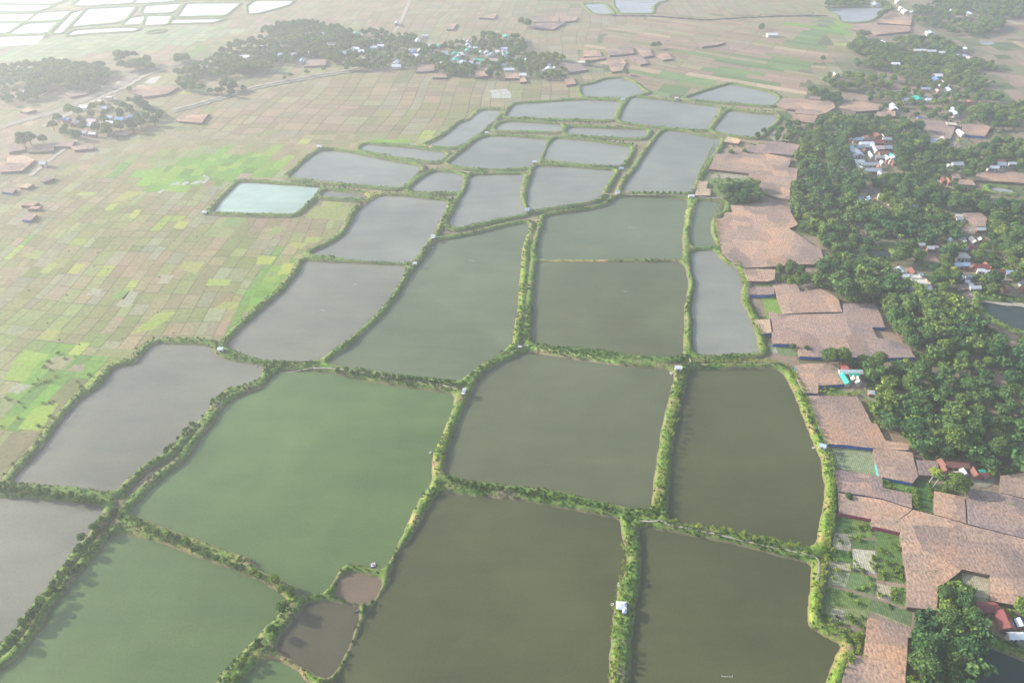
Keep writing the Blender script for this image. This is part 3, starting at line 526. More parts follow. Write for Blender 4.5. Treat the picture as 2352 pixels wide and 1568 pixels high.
for q, c in [([(100,205),(230,80),(460,120),(330,220)],(.24,.38,.04)),([(40,355),(110,215),(320,225),(240,370)],(.23,.36,.04)),([(365,245),(500,135),(680,140),(590,255)],(.27,.26,.14)),([(610,270),(680,215),(780,210),(760,280)],(.28,.22,.16)),
             ([(60,465),(150,385),(300,400),(180,480)],(.32,.32,.24)),([(830,130),(940,65),(1250,70),(1220,150)],(.24,.24,.10)),([(160,800),(320,610),(540,560),(380,820)],(.26,.40,.04)),([(0,1200),(0,960),(110,830),(360,840),(130,1110)],(.19,.15,.09))]:
    q = GL(T(0, 784, q)); c = tuple(c[i]*.7+(.22,.235,.10)[i]*.3 for i in range(3)); addcell(q[:4][::-1], c, .016)
    if len(q) == 5: addcell([q[0], q[4], q[3], q[0]][::-1] if False else [q[0], q[3], q[4], ((q[0][0]+q[4][0])/2, (q[0][1]+q[4][1])/2)], c, .017)
for q in [[(1540,135),(1600,112),(1660,100),(1640,130)],[(1650,128),(1720,95),(1740,110),(1690,138)],[(1730,130),(1800,95),(1870,90),(1820,120)],[(1850,115),(1905,60),(1930,68),(1880,118)],[(1440,200),(1500,170),(1530,175),(1470,205)],[(1870,35),(1925,60),(1910,75),(1860,55)]]:
    addcell(GL(T(0, 392, q))[::-1], (.36,.37,.34), .02)
for q in [[(1320,765),(1390,715),(1480,700),(1420,770)],[(1250,790),(1330,780),(1320,795),(1260,798)],[(1060,765),(1090,748),(1150,750),(1110,768)]]:
    addcell(GL(T(0, 0, q))[::-1], (.46,.43,.38), .02)
fa = np.array(fv); me = npmesh('field', fa, np.array(ff), M['field'], np.array(fc))
tag(link('field', me), 'patchwork of small rice paddies in tan, straw and yellow green between thin bunds', 'fields', kind='structure')

# vegetable plots beside the shade gardens
PL = [(3,[(590,40),(770,50),(765,205),(590,180)],(.10,.17,.06)),(3,[(775,50),(950,70),(980,235),(772,228)],(.16,.22,.06)),(3,[(590,185),(765,210),(760,360),(580,330)],(.42,.36,.28)),(3,[(770,235),(985,262),(980,348),(765,330)],(.09,.15,.05)),
 (3,[(570,335),(760,365),(770,468),(570,438)],(.09,.18,.05)),(3,[(775,335),(985,355),(985,570),(780,520)],(.46,.42,.35)),(3,[(990,160),(1205,190),(1240,478),(1000,440)],(.11,.18,.05)),(3,[(560,440),(770,470),(760,540),(550,510)],(.38,.33,.25)),
 (3,[(1000,445),(1240,482),(1260,660),(1000,620)],(.13,.18,.06)),(3,[(550,512),(755,560),(720,690),(540,650)],(.26,.28,.17)),(3,[(770,550),(990,600),(980,770),(722,695)],(.14,.21,.08)),(3,[(1000,650),(1130,680),(1130,820),(1000,790)],(.42,.35,.27)),
 (3,[(1135,680),(1260,700),(1270,870),(1135,830)],(.13,.23,.06)),(3,[(500,670),(950,790),(930,900),(485,850)],(.14,.20,.06)),(3,[(485,855),(930,903),(910,1080),(500,960)],(.20,.23,.10)),(3,[(580,880),(705,900),(700,1025),(585,1000)],(.33,.30,.22)),
 (3,[(940,800),(1320,910),(1310,1050),(930,905)],(.12,.17,.08)),(3,[(930,908),(1050,940),(1310,1050),(1200,1030),(930,960)][:4],(.28,.27,.18)),(3,[(1010,810),(1320,915),(1250,960),(1020,900)],(.08,.13,.05)),
 (2,[(590,972),(968,1000),(1008,1232),(618,1162)],(.24,.28,.17)),(2,[(1060,1250),(1330,1320),(1350,1400),(1060,1340)],(.12,.22,.06)),(2,[(1350,1250),(1530,1300),(1510,1566),(1340,1540)],(.07,.14,.04)),(2,[(80,40),(270,40),(280,130),(110,130)],(.16,.22,.10)),
 (2,[(-60,20),(60,0),(90,110),(-20,90)],(.32,.35,.25)),(2,[(470,400),(720,395),(880,480),(480,490)],(.13,.20,.07)),(1,[(-55,1150),(80,1150),(130,1330),(-20,1360)],(.20,.30,.06)),(1,[(-120,1010),(60,1000),(60,1060),(-100,1065)],(.13,.20,.06))]
mb = MB(); y0 = {1: 392, 2: 784.2, 3: 1176}
for i, (r, q, c) in enumerate(PL):
    w = GL(T(1764, y0[r], q)); mb.add([(x, y, .03+.004*(i % 6)) for x, y in w], [(3, 2, 1, 0)], c)
for q, c in [([(1800,30),(2180,20),(2210,70),(1820,70)],(.34,.30,.24)),([(1790,70),(2210,75),(2180,240),(1780,230)],(.16,.22,.08)),([(1700,1265),(1830,1270),(1830,1330),(1720,1330)],(.15,.21,.06))]:
    mb.add([(x, y, .035) for x, y in GL(T(1176, 392, q))], [(3, 2, 1, 0)], c)
mb.add([(x, y, .03) for x, y in GL([(2210,1309),(2273,1322),(2275,1376),(2212,1366)])], [(3, 2, 1, 0)], (.40,.34,.26))
tag(mb.build('vegetable_plot', M['plot']), 'vegetable beds of green and bare pale plots inside the bank', 'vegetable plots', kind='structure')

def ribbon(name, pts, w, mat, z, label, cat='path', follow=True, col=None):
    W = [Vector((*G(u, v, 1.0 if follow else 0), 0)) for u, v in pts]; q = [W[0]]
    for a, b in zip(W[:-1], W[1:]):
        k = max(1, int((b-a).length/3)); q += [a.lerp(b, (i+1)/k) for i in range(k)]
    vs = []
    for i, p in enumerate(q):
        d = (q[min(i+1, len(q)-1)]-q[max(i-1, 0)]).normalized(); nn = Vector((-d.y, d.x, 0))*(w/2*(1+.25*math.sin(i*1.7)))
        h = hz(p.x, p.y) if follow else 0
        vs += [(p.x+nn.x, p.y+nn.y, h+z), (p.x-nn.x, p.y-nn.y, h+z)]
    m = MB(); m.add(vs, [(2*i, 2*i+1, 2*i+3, 2*i+2) for i in range(len(q)-1)]); o = m.build(name, mat)
    tag(o, label, cat, kind='structure'); return o
ribbon('footpath', [(1470,1199),(1500,1199),(1515,1196),(1538,1208),(1586,1216),(1606,1221),(1651,1230),(1701,1242),(1764,1257),(1800,1264),(1855,1275),(1874,1282),(1880,1292),(1879,1310),(1877,1335)], .55, M['path'], .16, 'thin worn footpath along the grassy bank')
ribbon('footpath', [(640,853),(713,846),(788,850),(838,859),(913,871),(1000,884),(1040,892),(1062,896)], .7, M['path'], .16, 'pale footpath on the tree lined bank above the green pond')
ribbon('footpath', [(1400,447),(1440,448),(1500,449),(1570,452),(1620,456),(1665,459)], .9, M['path'], .2, 'straight pale path on the narrow bank')
ribbon('road', [(800,1310)] and [(400,254),(450,241),(500,226),(588,200),(663,186),(738,172),(800,163),(845,151)], 3.2, M['path'], .9, 'pale raised farm road curving round the plain', 'road', False)
ribbon('embankment', [(396,257),(450,243.5),(500,228.5),(588,202.5),(663,188.5),(738,174.5),(800,165.5),(848,153)], 8, M['concrete'], .45, 'earth shoulder under the raised farm road', 'embankment', False)
ribbon('road', [(900,80),(915,62),(925,40),(932,25),(940,5),(945,-20)], 4, M['path'], .3, 'pale road running up to the far fields', 'road', False)
ribbon('road', [(70,405),(100,380),(130,357),(160,335),(178,322)], 3, M['path'], .3, 'pale track beside the shade roofs at the left', 'road', False)
ribbon('embankment', [(-40,305),(50,278),(137,255),(212,222),(275,197),(312,172),(350,156),(450,142)], 9, M['concrete'], .3, 'grassy flood bank curving through the hazy fields', 'embankment', False)
ribbon('embankment', [(100,292),(160,262),(225,228),(290,200),(330,176),(380,160)], 5, M['path'], .4, 'pale flood bank track beside the channel', 'embankment', False)
ribbon('channel', [(1406,37),(1500,38),(1560,42),(1620,47),(1700,42),(1800,38),(1900,37)], 5, M['dyke'], .2, 'dark green channel line across the far fields', 'channel', False)
ribbon('road', [(2208,283),(2200,300),(2190,330),(2185,345)], 4, M['mud'], .3, 'grey village lane between two brown fields', 'road', False)
ribbon('riverbank', [(2225,668),(2245,680),(2252,690),(2275,692),(2310,696),(2360,702)], 5, M['path'], .3, 'pale trodden shore of the dark village pond', 'shore', False)
# ---------------------------------------------------------------- words for labels
ORD = ['first','second','third','fourth','fifth','sixth','seventh','eighth','ninth','tenth','eleventh','twelfth','thirteenth','fourteenth','fifteenth','sixteenth','seventeenth','eighteenth','nineteenth','twentieth']
TENS = {8: "eighty", 9: "ninety", 2: 'twenty', 3: 'thirty', 4: 'forty', 5: 'fifty', 6: 'sixty', 7: 'seventy'}
def ordw(n):
    if n >= 100: return 'hundred and '+ordw(n-100) if n > 100 else 'hundredth'
    if n <= 20: return ORD[n-1]
    t, r = divmod(n, 10)
    return (TENS[t][:-1]+'ieth') if r == 0 else TENS[t]+'-'+ORD[r-1]

# ---------------------------------------------------------------- betel leaf shade roofs
def D0(k, pts): # tile helper: column, row
    return T([0, 588, 1176, 1764][k[0]], [0, 392, 784.2, 1176][k[1]], pts)
GARD = [
 ([(1994,1417),(2100,1443),(2100,1465),(2085,1463),(2084,1498),(2076,1620),(1918,1620),(1933,1568),(1954,1501),(1984,1506),(1990,1451)],0,'t','big brown shade roof at the bottom edge between the bank and the tall trees'),
 ([(1915,1076),(1954,1083),(2026,1094),(2028,1119),(2094,1134),(2095,1166),(2026,1144),(1926,1128)],1,'b','dull brown shade roof directly below the pale green vegetable plot'),
 ([(1926,1131),(2026,1147),(2095,1169),(2068,1190),(2068,1222),(2004,1208),(2001,1191),(1928,1177)],0,'b','pinkish shade roof with a red and blue front net above the dark green plots'),
 ([(2097,1170),(2160,1186),(2221,1204),(2352,1237),(2440,1252),(2440,1405),(2352,1392),(2276,1378),(2274,1320),(2211,1306),(2175,1335),(2154,1350),(2151,1400),(2084,1393),(2083,1321),(2075,1268),(2068,1223),(2068,1191)],0,'t','largest pinkish brown shade roof with a square cut out beside the big trees'),
 ([(2146,1127),(2216,1141),(2220,1201),(2160,1184),(2147,1181)],0,'t','brown shade roof right of the dark green lane'),
 ([(2219,1119),(2294,1132),(2352,1145),(2440,1162),(2440,1250),(2352,1235),(2223,1202),(2219,1142)],1,'t','wide brown shade roof below the red roofed house'),
 ([(2298,1092),(2352,1085),(2440,1090),(2440,1160),(2352,1143),(2300,1131)],0,'t','brown shade roof at the right edge under the forest'),
 ([(2006,1030),(2051,1032),(2096,1038),(2106,1079),(2109,1092),(2096,1109),(2019,1093),(2011,1061)],0,'b','brown shade roof with a bright blue front net and a teal side net'),
 ([(2105,1056),(2154,1060),(2158,1092),(2110,1090)],1,'t','small grey brown shade roof beside the red roofed house'),
 ([(1858,908),(1969,910),(1981,929),(2001,970),(2014,973),(2034,1011),(2084,1018),(2089,1033),(2014,1029),(1939,1021),(1898,1018),(1876,969),(1861,929)],0,'b','long sloping shade roof above the little blue hut on the bank'),
 ([(1825,839),(1859,834),(1921,835),(1944,881),(1886,885),(1880,882),(1879,903),(1846,901),(1829,869)],0,'b','L shaped shade roof with a blue net beside the green roofed shed'),
 ([(1776,655),(1829,652),(1839,670),(1884,663),(1914,677),(1926,687),(1935,716),(1864,717),(1800,721),(1791,697)],0,'t','brown shade roof left of the white flowering tree'),
 ([(1766,714),(1800,723),(1936,719),(1937,697),(2009,698),(2026,728),(2033,752),(2003,751),(2014,775),(2056,783),(2091,800),(2103,821),(2000,821),(1901,820),(1836,818),(1830,790),(1776,789)],1,'b','very wide brown shade roof above the green roofed shed with a notch at its right'),
 ([(1706,618),(1740,617),(1781,619),(1779,642),(1764,646),(1718,645)],0,'t','small brown shade roof left of the round tree clump'),
 ([(1712,660),(1764,659),(1778,661),(1779,674),(1764,677),(1718,677)],1,'b','narrow dark brown shade roof with blue nets above the bright grass plot'),
 ([(1733,734),(1764,733),(1771,733),(1775,763),(1764,765),(1745,766)],2,'b','small pale pink shade roof framed in light blue beside the bank'),
 ([(1678,471),(1764,465),(1814,474),(1816,487),(1834,517),(1811,524),(1839,542),(1874,567),(1884,565),(1891,592),(1871,607),(1836,607),(1779,612),(1714,615),(1703,609),(1688,607),(1658,582),(1656,567),(1646,530),(1640,502),(1661,500),(1664,489),(1683,487)],0,'t','large dusty pink shade roof in the middle of the right bank'),
 ([(1604,416),(1626,416),(1623,433),(1632,434),(1631,449),(1596,449)],2,'t','small orange brown shade roof beside the white hut on the path'),
 ([(1627,388),(1644,353),(1664,354),(1688,342),(1711,343),(1718,353),(1764,353),(1816,363),(1815,373),(1810,384),(1833,388),(1829,413),(1815,430),(1814,459),(1780,452),(1745,440),(1748,415),(1726,413),(1720,398),(1640,389)],0,'t','wide pink shade roof left of the bamboo forest'),
 ([(1716,341),(1733,334),(1764,328),(1794,326),(1839,333),(1820,357),(1784,353),(1718,351)],1,'t','brown shade roof behind the wide pink roof at the forest corner'),
 ([(1661,325),(1671,314),(1704,320),(1696,330)],2,'t','small sandy shade roof at the corner of the long grey pond'),
 ([(1782,240),(1798,225),(1857,229),(1914,235),(1919,247),(1900,258),(1877,265),(1827,260),(1828,252),(1807,250)],0,'t','pinkish shade roof spreading behind the last right hand ponds'),
 ([(1827,262),(1878,266),(1869,283),(1833,278),(1819,271)],0,'t','pinkish shade roof just in front of the far tree belt'),
 ([(1862,221),(1887,223),(1883,230),(1857,226)],1,'t','tiny brown shade roof against the dark round trees'),
 ([(1939,236),(1977,233),(2020,240),(2018,253),(1967,256),(1927,247)],0,'t','brown shade roof behind the tall bamboo clump'),
 ([(2014,257),(2057,255),(2058,267),(2015,268)],0,'t','flat brown shade roof above the bamboo belt'),
 ([(2104,272),(2168,278),(2197,286),(2184,319),(2136,316),(2121,291)],1,'t','purplish brown shade roof left of the grey lane'),
 ([(2209,286),(2243,283),(2276,291),(2263,314),(2213,309)],0,'b','brown shade roof right of the grey lane with blue nets'),
 ([(2181,398),(2202,399),(2209,411),(2191,409)],0,'t','small brown shade roof beside the rusty red roof'),
 ([(2203,412),(2232,413),(2241,426),(2203,423)],0,'t','brown shade roof behind the small grey blue pond'),
 ([(2243,399),(2271,393),(2352,398),(2420,402),(2420,425),(2333,419),(2239,413)],0,'t','long brown shade roof at the right edge above the small pond'),
 ([(2211,489),(2253,489),(2268,501),(2264,520),(2242,520),(2217,501)],1,'t','dark purple brown rounded shade roof amid the village trees'),
 ([(2204,653),(2226,653),(2233,663),(2199,666)],1,'t','dark low shade roof beside the dark village pond'),
 ([(1964,55),(2089,60),(2092,72),(2014,80),(1982,72),(1957,67)],0,'t','wide pink shade roof below the far lake'),
 ([(2032,32),(2096,35),(2092,58),(2016,53)],0,'t','pink shade roof right of the far lake'),
]
def gc(k, pts, t, net, lab): GARD.append((D0(k, pts), t, net, lab))
a = (2, 0)
for pts, lab in [([(860,450),(1110,430),(1120,490),(900,510)],'widest brown roof of the far middle cluster'),([(1130,432),(1260,440),(1300,510),(1210,525)],'brown roof at the right of the far middle cluster'),([(650,470),(800,460),(830,520),(660,520)],'pale striped roof at the left of the far middle cluster'),
  ([(870,545),(1010,535),(1050,575),(1010,650),(920,660)],'brown roof standing lowest in the far middle cluster'),([(1070,515),(1190,512),(1250,580),(1180,595)],'slanting brown roof with a dark right side in the far middle cluster'),([(420,580),(600,565),(700,640),(520,670)],'brown roof beside the dark trees of the middle village'),
  ([(480,720),(560,715),(590,770),(500,780)],'lone pink roof standing left of the first far pond'),([(620,540),(860,520),(860,535),(625,572)],'long thin brown roof above a sunken green plot'),([(150,150),(430,150),(430,200),(200,203)],'brown roof left of the small far pond'),
  ([(440,150),(600,150),(590,190),(445,205)],'brown roof just below the small far pond'),([(220,212),(490,208),(380,270),(200,260)],'pointed brown roof in the far upper cluster'),([(1700,395),(1960,388),(1900,412),(1750,430)],'long low roof below the sandy strip in the far fields'),
  ([(1310,510),(1430,480),(1480,540),(1390,550)],'small roof at the far right tip of the middle cluster'),([(70,705),(120,705),(135,750),(75,755)],'small roof in front of the village trees beside a white shed')]: gc(a, pts, rnd.choice([0, 1]), 't', 'brown shade roof, '+lab)
a = (1, 0)
for pts, lab in [([(480,550),(645,545),(645,600),(440,610)],'largest dark roof under the far village trees'),([(1500,590),(1640,590),(1640,650),(1470,660)],'roof half hidden by trees in front of the teal roofed houses'),([(1640,680),(1750,670),(1755,712),(1620,712)],'dark edged roof at the rim of the rice plain'),
  ([(2020,640),(2150,620),(2130,700),(2010,710)],'roof in front of the right part of the far village'),([(2280,670),(2440,670),(2440,720),(2290,720)],'pink roof with a white shed behind it at the village rim'),([(1740,230),(1850,215),(1810,270),(1750,270)],'roof standing alone beyond the far village'),
  ([(2050,165),(2170,130),(2215,130),(2190,170)],'slanting roof high beyond the far village'),([(790,560),(860,530),(870,558),(790,588)],'small roof near the raised farm road end')]: gc(a, pts, rnd.choice([0, 1]), 't', 'brown shade roof, '+lab)
a = (0, 0)
for pts, lab in [([(180,1020),(250,990),(330,1010),(240,1035)],'pale pink roof in the hazy left fields'),([(1610,1098),(1640,1060),(1880,1050),(1920,1040),(1850,1130),(1640,1112)],'wide roof with a dark right side below the raised road'),([(1060,1210),(1230,1205),(1150,1245),(1050,1240)],'roof in front of the small left hamlet'),
  ([(1170,830),(1300,790),(1640,800),(1540,860),(1320,890)],'wide pale roof beside the white pools'),([(70,1430),(240,1432),(320,1470),(220,1500),(60,1510)],'bright sandy roof above the track'),([(0,1500),(220,1502),(318,1472),(200,1568),(0,1580)],'pink roof at the left edge by the track')]: gc(a, pts, 0 if lab[0] != 'b' else 2, 't', 'shade cover, '+lab)
for pts, lab in [([(60,1345),(180,1322),(240,1372),(80,1400)],'brown roof left of the small copse'),([(260,1395),(300,1330),(500,1312),(490,1385)],'brown roof right of the small copse'),([(510,1300),(690,1290),(660,1345),(490,1345)],'low roof just below the left hamlet'),([(640,890),(600,862),(740,832),(810,862)],'pale pink roof by the flood bank channel'),([(640,1345),(850,1330),(860,1365),(680,1380)],'dull roof between the track and the yellow paddies')]: gc((0, 0), pts, 1, 't', 'shade cover, '+lab)
a = (0, 1)
for pts, t, n, lab in [([(370,90),(400,60),(500,52),(500,70),(400,105)],1,'t','lone roof nearest the rice paddies'),([(180,150),(230,120),(310,120),(250,160)],2,'t','palest little roof at the left'),([(10,190),(70,165),(150,165),(110,208)],1,'b','little roof with a dark blue side at the left edge'),
  ([(190,320),(220,285),(360,290),(300,322)],0,'t','upper little roof of the group of three in the paddies'),([(250,350),(290,326),(380,326),(340,352)],0,'t','middle little roof of the group of three in the paddies'),([(200,450),(260,392),(340,400),(280,455)],1,'b','lowest little roof with a blue front in the group of three')]: gc(a, pts, t, n, 'small shade garden, '+lab)
GH = 1.85
GW = []
for pts, t, net, lab in GARD:
    w = GL(pts, GH); GW.append(w)
    a = sum(w[i][0]*w[(i+1) % len(w)][1]-w[(i+1) % len(w)][0]*w[i][1] for i in range(len(w)))
    if a < 0: w = w[::-1]
    cx = sum(p[0] for p in w)/len(w); cy = sum(p[1] for p in w)/len(w)
    e = empty('shade_garden', (cx, cy, 0)); tag(e, lab, 'shade garden', 'betel leaf gardens under flat thatched shade roofs')
    L = [(x-cx, y-cy) for x, y in w]
    q = []                                   # slightly ragged edge
    for i in range(len(L)):
        x0, y0 = L[i]; x1, y1 = L[(i+1) % len(L)]; l = math.hypot(x1-x0, y1-y0); k = max(1, int(l/3))
        for j in range(k):
            f = j/k; q.append((x0+(x1-x0)*f+(rnd.uniform(-.18, .18) if j else 0), y0+(y1-y0)*f+(rnd.uniform(-.18, .18) if j else 0)))
    bm = bmesh.new(); f = bm.faces.new([bm.verts.new((x, y, GH)) for x, y in q]); f.normal_update()
    if f.normal.z < 0: f.normal_flip()
    r = bmesh.ops.extrude_face_region(bm, geom=[f]); bmesh.ops.translate(bm, vec=(0, 0, -.18), verts=[v for v in r['geom'] if isinstance(v, bmesh.types.BMVert)])
    bmesh.ops.triangulate(bm, faces=[ff_ for ff_ in bm.faces if len(ff_.verts) > 4]); bmesh.ops.recalc_face_normals(bm, faces=bm.faces)
    me = bpy.data.meshes.new('thatch_roof'); bm.to_mesh(me); bm.free(); me.materials.append(TH[t]); link('thatch_roof', me, e)
    for i in range(len(L)):
        x0, y0 = L[i]; x1, y1 = L[(i+1) % len(L)]; l = math.hypot(x1-x0, y1-y0)
        if l < .3: continue
        dx, dy = (x1-x0)/l, (y1-y0)/l; nx, ny = dy, -dx          # outward
        o = .12; a0 = (x0-nx*o, y0-ny*o); b0 = (x1-nx*o, y1-ny*o); th = .05
        isn = net != 't' and (ny < -.6 or nx < -.75) and l > 2.5 and (rnd.random() < .6 or net == 'b' and ny < -.8)
        z0 = .02; z1 = GH-.3 if isn else GH-.24
        k = 1; tg = MB()
        for j in range(k):
            pa = (a0[0]+(b0[0]-a0[0])*j/k, a0[1]+(b0[1]-a0[1])*j/k); pb = (a0[0]+(b0[0]-a0[0])*(j+1)/k, a0[1]+(b0[1]-a0[1])*(j+1)/k)
            tg.add([(pa[0],pa[1],z0),(pb[0],pb[1],z0),(pb[0],pb[1],z1),(pa[0],pa[1],z1),(pa[0]-nx*th,pa[1]-ny*th,z0),(pb[0]-nx*th,pb[1]-ny*th,z0),(pb[0]-nx*th,pb[1]-ny*th,z1),(pa[0]-nx*th,pa[1]-ny*th,z1)],
                   [(0,1,2,3),(5,4,7,6),(3,2,6,7),(0,4,5,1),(0,3,7,4),(1,5,6,2)])
        tg.build('net_screen' if isn else 'side_screen', (SCR['c'] if (nx < -.75 or net == 'c') else (SCR['r'] if 'red and blue' in lab and i % 2 == 0 else SCR['b'])) if isn else SCR['t'], e)

# ---------------------------------------------------------------- houses
HOUSES = []                                    # (u, v, w_m, d_m, colour, village)
def hs(ox, oy, k, lst, vil):
    for it in lst:
        x, y, w, h, c = it; u = ox+x/k; v = oy+y/k; w = w/k; h = h/k
        zc = (CH-3)/(math.sin(PITCH)+(v-784)/FD*math.cos(PITCH)); wm = w*zc/FD
        y0 = G(u, v+h/2, 3)[1]; y1 = G(u, v-h/2, 3)[1]; dm = abs(y1-y0)
        HOUSES.append((u, v, max(2.6, min(wm*1.08, 24)), max(2.6, min(dm*1.15, 14 if dm < 40 else 10)), c, vil))
hs(1764,294,8,[(1640,190,150,35,'w'),(1760,195,80,30,'w'),(1850,190,190,80,'r'),(2020,115,160,60,'r'),(2030,230,170,60,'d'),(1820,268,230,50,'w'),(2115,150,50,60,'c'),(2190,185,150,30,'g'),(1545,345,110,70,'u'),(1680,325,110,40,'g'),(1800,315,120,40,'g'),(1940,335,80,60,'w'),(2060,345,130,45,'p'),
 (1650,440,170,100,'w'),(1540,515,130,60,'g'),(2200,340,150,40,'g'),(1895,480,60,90,'u'),(1670,600,180,60,'g'),(1690,695,60,110,'g'),(1880,650,300,36,'g'),(2025,690,60,60,'o'),(1900,755,330,50,'g'),(2080,840,70,70,'g'),(2250,475,70,45,'t'),(2200,535,100,60,'g'),(2310,520,80,50,'u'),(2100,620,60,40,'w'),(2310,615,70,60,'r'),
 (1425,655,80,40,'w'),(1535,665,80,50,'c'),(1740,1315,130,36,'w'),(1870,1285,70,50,'u'),(1700,1270,100,26,'g'),(1780,870,90,26,'u'),(2090,1220,110,46,'c'),(2130,440,160,40,'r'),(1990,405,60,30,'w'),(1780,400,90,40,'r'),(2050,520,140,30,'g'),(2250,590,60,40,'p'),(2250,1350,60,40,'g')],'the village inside the bamboo forest')
hs(2058,147,8,[(770,195,140,40,'w'),(750,270,120,50,'b'),(550,445,150,20,'u'),(220,645,160,44,'w'),(410,625,190,60,'t'),(525,580,50,36,'w'),(600,640,100,30,'w'),(765,480,30,40,'p'),(980,460,90,50,'u'),(960,395,40,16,'w'),(1055,815,60,26,'u'),(1085,880,110,70,'u'),(860,330,120,40,'p'),(1340,680,60,36,'o'),(430,980,80,16,'b'),(4,810,50,50,'w')],'the tree filled upper hamlet')
hs(2058,147,8,[(1025,1090,160,40,'c'),(1195,1250,76,70,'w'),(720,1395,230,80,'g'),(880,1380,80,70,'p')],'the grey lane')
hs(2058,343,8,[(185,165,50,50,'t'),(100,178,100,26,'w'),(1130,250,190,50,'g'),(970,290,40,26,'w'),(880,550,80,60,'d'),(970,570,70,80,'o'),(730,570,80,26,'c'),(340,1040,100,40,'b'),(670,1100,50,30,'w'),(1160,1205,120,30,'c'),(1170,1262,110,30,'g'),(1560,1450,160,40,'w')],'the forest clearings')
hs(2058,343,8,[(1910,205,150,44,'r'),(1940,255,150,40,'w'),(1790,318,190,34,'w'),(2140,248,130,26,'w')],'the small pond at the right edge')
hs(2058,539,8,[(90,650,170,90,'w'),(310,660,130,90,'r'),(150,740,180,50,'w'),(340,755,210,60,'c'),(440,718,100,36,'u'),(460,850,260,90,'c'),(280,950,210,36,'g'),(450,945,110,50,'d'),(360,1003,340,46,'g'),(585,942,120,24,'g'),(600,978,110,30,'w'),(480,165,100,26,'w'),(640,225,110,46,'w'),(740,212,80,36,'p'),(880,172,150,26,'r')],'the forest edge by the cream roofs')
hs(2058,539,8,[(1430,90,110,80,'c'),(1270,90,80,70,'g'),(1260,238,110,30,'u'),(1400,220,140,60,'d'),(1020,90,70,50,'u'),(1560,75,50,36,'w'),(1220,370,220,80,'c'),(1210,530,270,56,'u'),(1395,560,100,80,'r'),(1560,560,240,90,'d'),(1690,565,120,90,'o'),(1560,640,120,36,'w'),(1680,665,90,26,'w'),
 (2110,670,180,60,'u'),(2250,705,60,70,'g'),(1225,780,100,70,'u'),(1310,845,70,16,'w'),(1340,750,110,40,'g'),(1800,800,110,50,'b'),(1950,770,100,24,'w'),(1460,950,190,50,'w'),(1370,905,60,20,'w'),(1965,875,110,50,'r'),(2050,975,110,50,'r'),(2320,985,80,60,'r'),(2330,880,90,60,'g'),(1870,650,260,50,'d'),(780,1260,50,46,'w')],'the village beside the dark pond')
hs(1764,784.2,4,[(725,235,80,50,'d'),(760,268,200,36,'w'),(712,335,56,84,'t'),(790,298,90,24,'t'),(785,322,46,50,'c'),(832,350,56,46,'c'),(950,457,52,18,'w')],'the green roofed shed')
hs(1764,784.2,4,[(1610,1110,70,60,'r'),(1630,1165,50,44,'r'),(1740,1122,190,50,'r'),(1805,1192,36,46,'w'),(1750,1205,36,40,'c'),(1905,1192,56,70,'r'),(1965,1190,60,26,'t'),(1980,1215,90,40,'d')],'the red roofed farmstead')
hs(1764,1176,4,[(2010,860,190,90,'d'),(2190,985,130,150,'d'),(2325,1010,70,70,'u'),(2290,1125,150,36,'w')],'the big trees at the bottom right')
hs(918.75,57.4,8,[(320,280,80,50,'w'),(460,185,110,12,'w'),(540,385,60,34,'u'),(705,380,64,40,'t'),(940,265,40,14,'w'),(1160,285,50,40,'w'),(1245,300,60,26,'u'),(1240,355,80,26,'w'),(1090,360,30,20,'w'),(1290,405,50,30,'w'),(1380,415,80,14,'w'),(1230,460,80,36,'t'),(95,455,40,30,'w'),(175,460,50,30,'w'),(235,460,80,26,'u'),(365,460,90,30,'w'),(235,500,90,30,'b'),(280,545,110,26,'w'),(590,530,120,36,'c'),(1005,515,100,40,'t'),(1110,510,90,26,'c'),(1150,545,70,20,'w'),(1065,565,50,30,'w'),
 (1000,588,30,26,'w'),(1005,635,130,50,'t'),(1150,675,120,40,'u'),(1060,700,80,26,'w'),(780,685,80,18,'w'),(915,700,50,20,'p'),(1440,630,140,26,'t'),(1360,740,70,26,'t'),(1150,735,70,26,'w'),(1480,485,40,26,'w'),(1590,495,90,34,'w'),(1680,530,80,36,'g'),(1790,480,80,18,'w'),(1905,425,140,30,'w'),(1890,480,60,18,'w'),(1955,485,50,22,'w'),(1980,520,80,30,'t'),(1890,540,60,40,'w'),(1930,590,80,26,'u'),(1640,630,80,18,'p'),(1740,630,100,26,'p'),(1760,675,50,22,'w'),(1950,205,110,40,'t'),(2000,805,180,26,'w'),(2260,900,120,26,'w'),(1900,735,90,26,'u'),(2310,630,24,18,'w'),
 (330,560,80,24,'w'),(500,470,60,24,'g'),(820,500,110,26,'g'),(860,540,60,20,'w'),(1300,680,90,24,'u'),(1440,700,80,20,'g'),(1620,560,60,20,'w'),(2140,600,60,20,'c')],'the far white roofed village')
hs(588,0,4,[(15,435,30,16,'w'),(75,425,60,12,'w'),(230,495,50,12,'u'),(350,495,50,16,'w'),(420,550,40,24,'u'),(95,330,24,10,'w'),(490,310,60,14,'w'),(590,305,60,12,'w'),(685,405,100,24,'c'),(705,432,40,20,'w'),(770,410,40,10,'w'),(880,450,40,16,'w'),(925,440,60,12,'w'),(970,465,50,12,'w'),(850,490,30,22,'b'),(805,485,40,18,'w'),(1035,467,50,20,'t'),(1080,430,60,12,'w'),(1145,415,60,12,'w'),(1110,375,50,16,'t'),(470,480,50,10,'w'),(975,540,50,16,'w'),(920,305,50,16,'t'),(1285,570,50,30,'w'),(1290,600,80,14,'w'),(1480,372,40,26,'w'),(1290,205,30,16,'w'),(1080,325,24,8,'w')],'the hazy far tree belt')
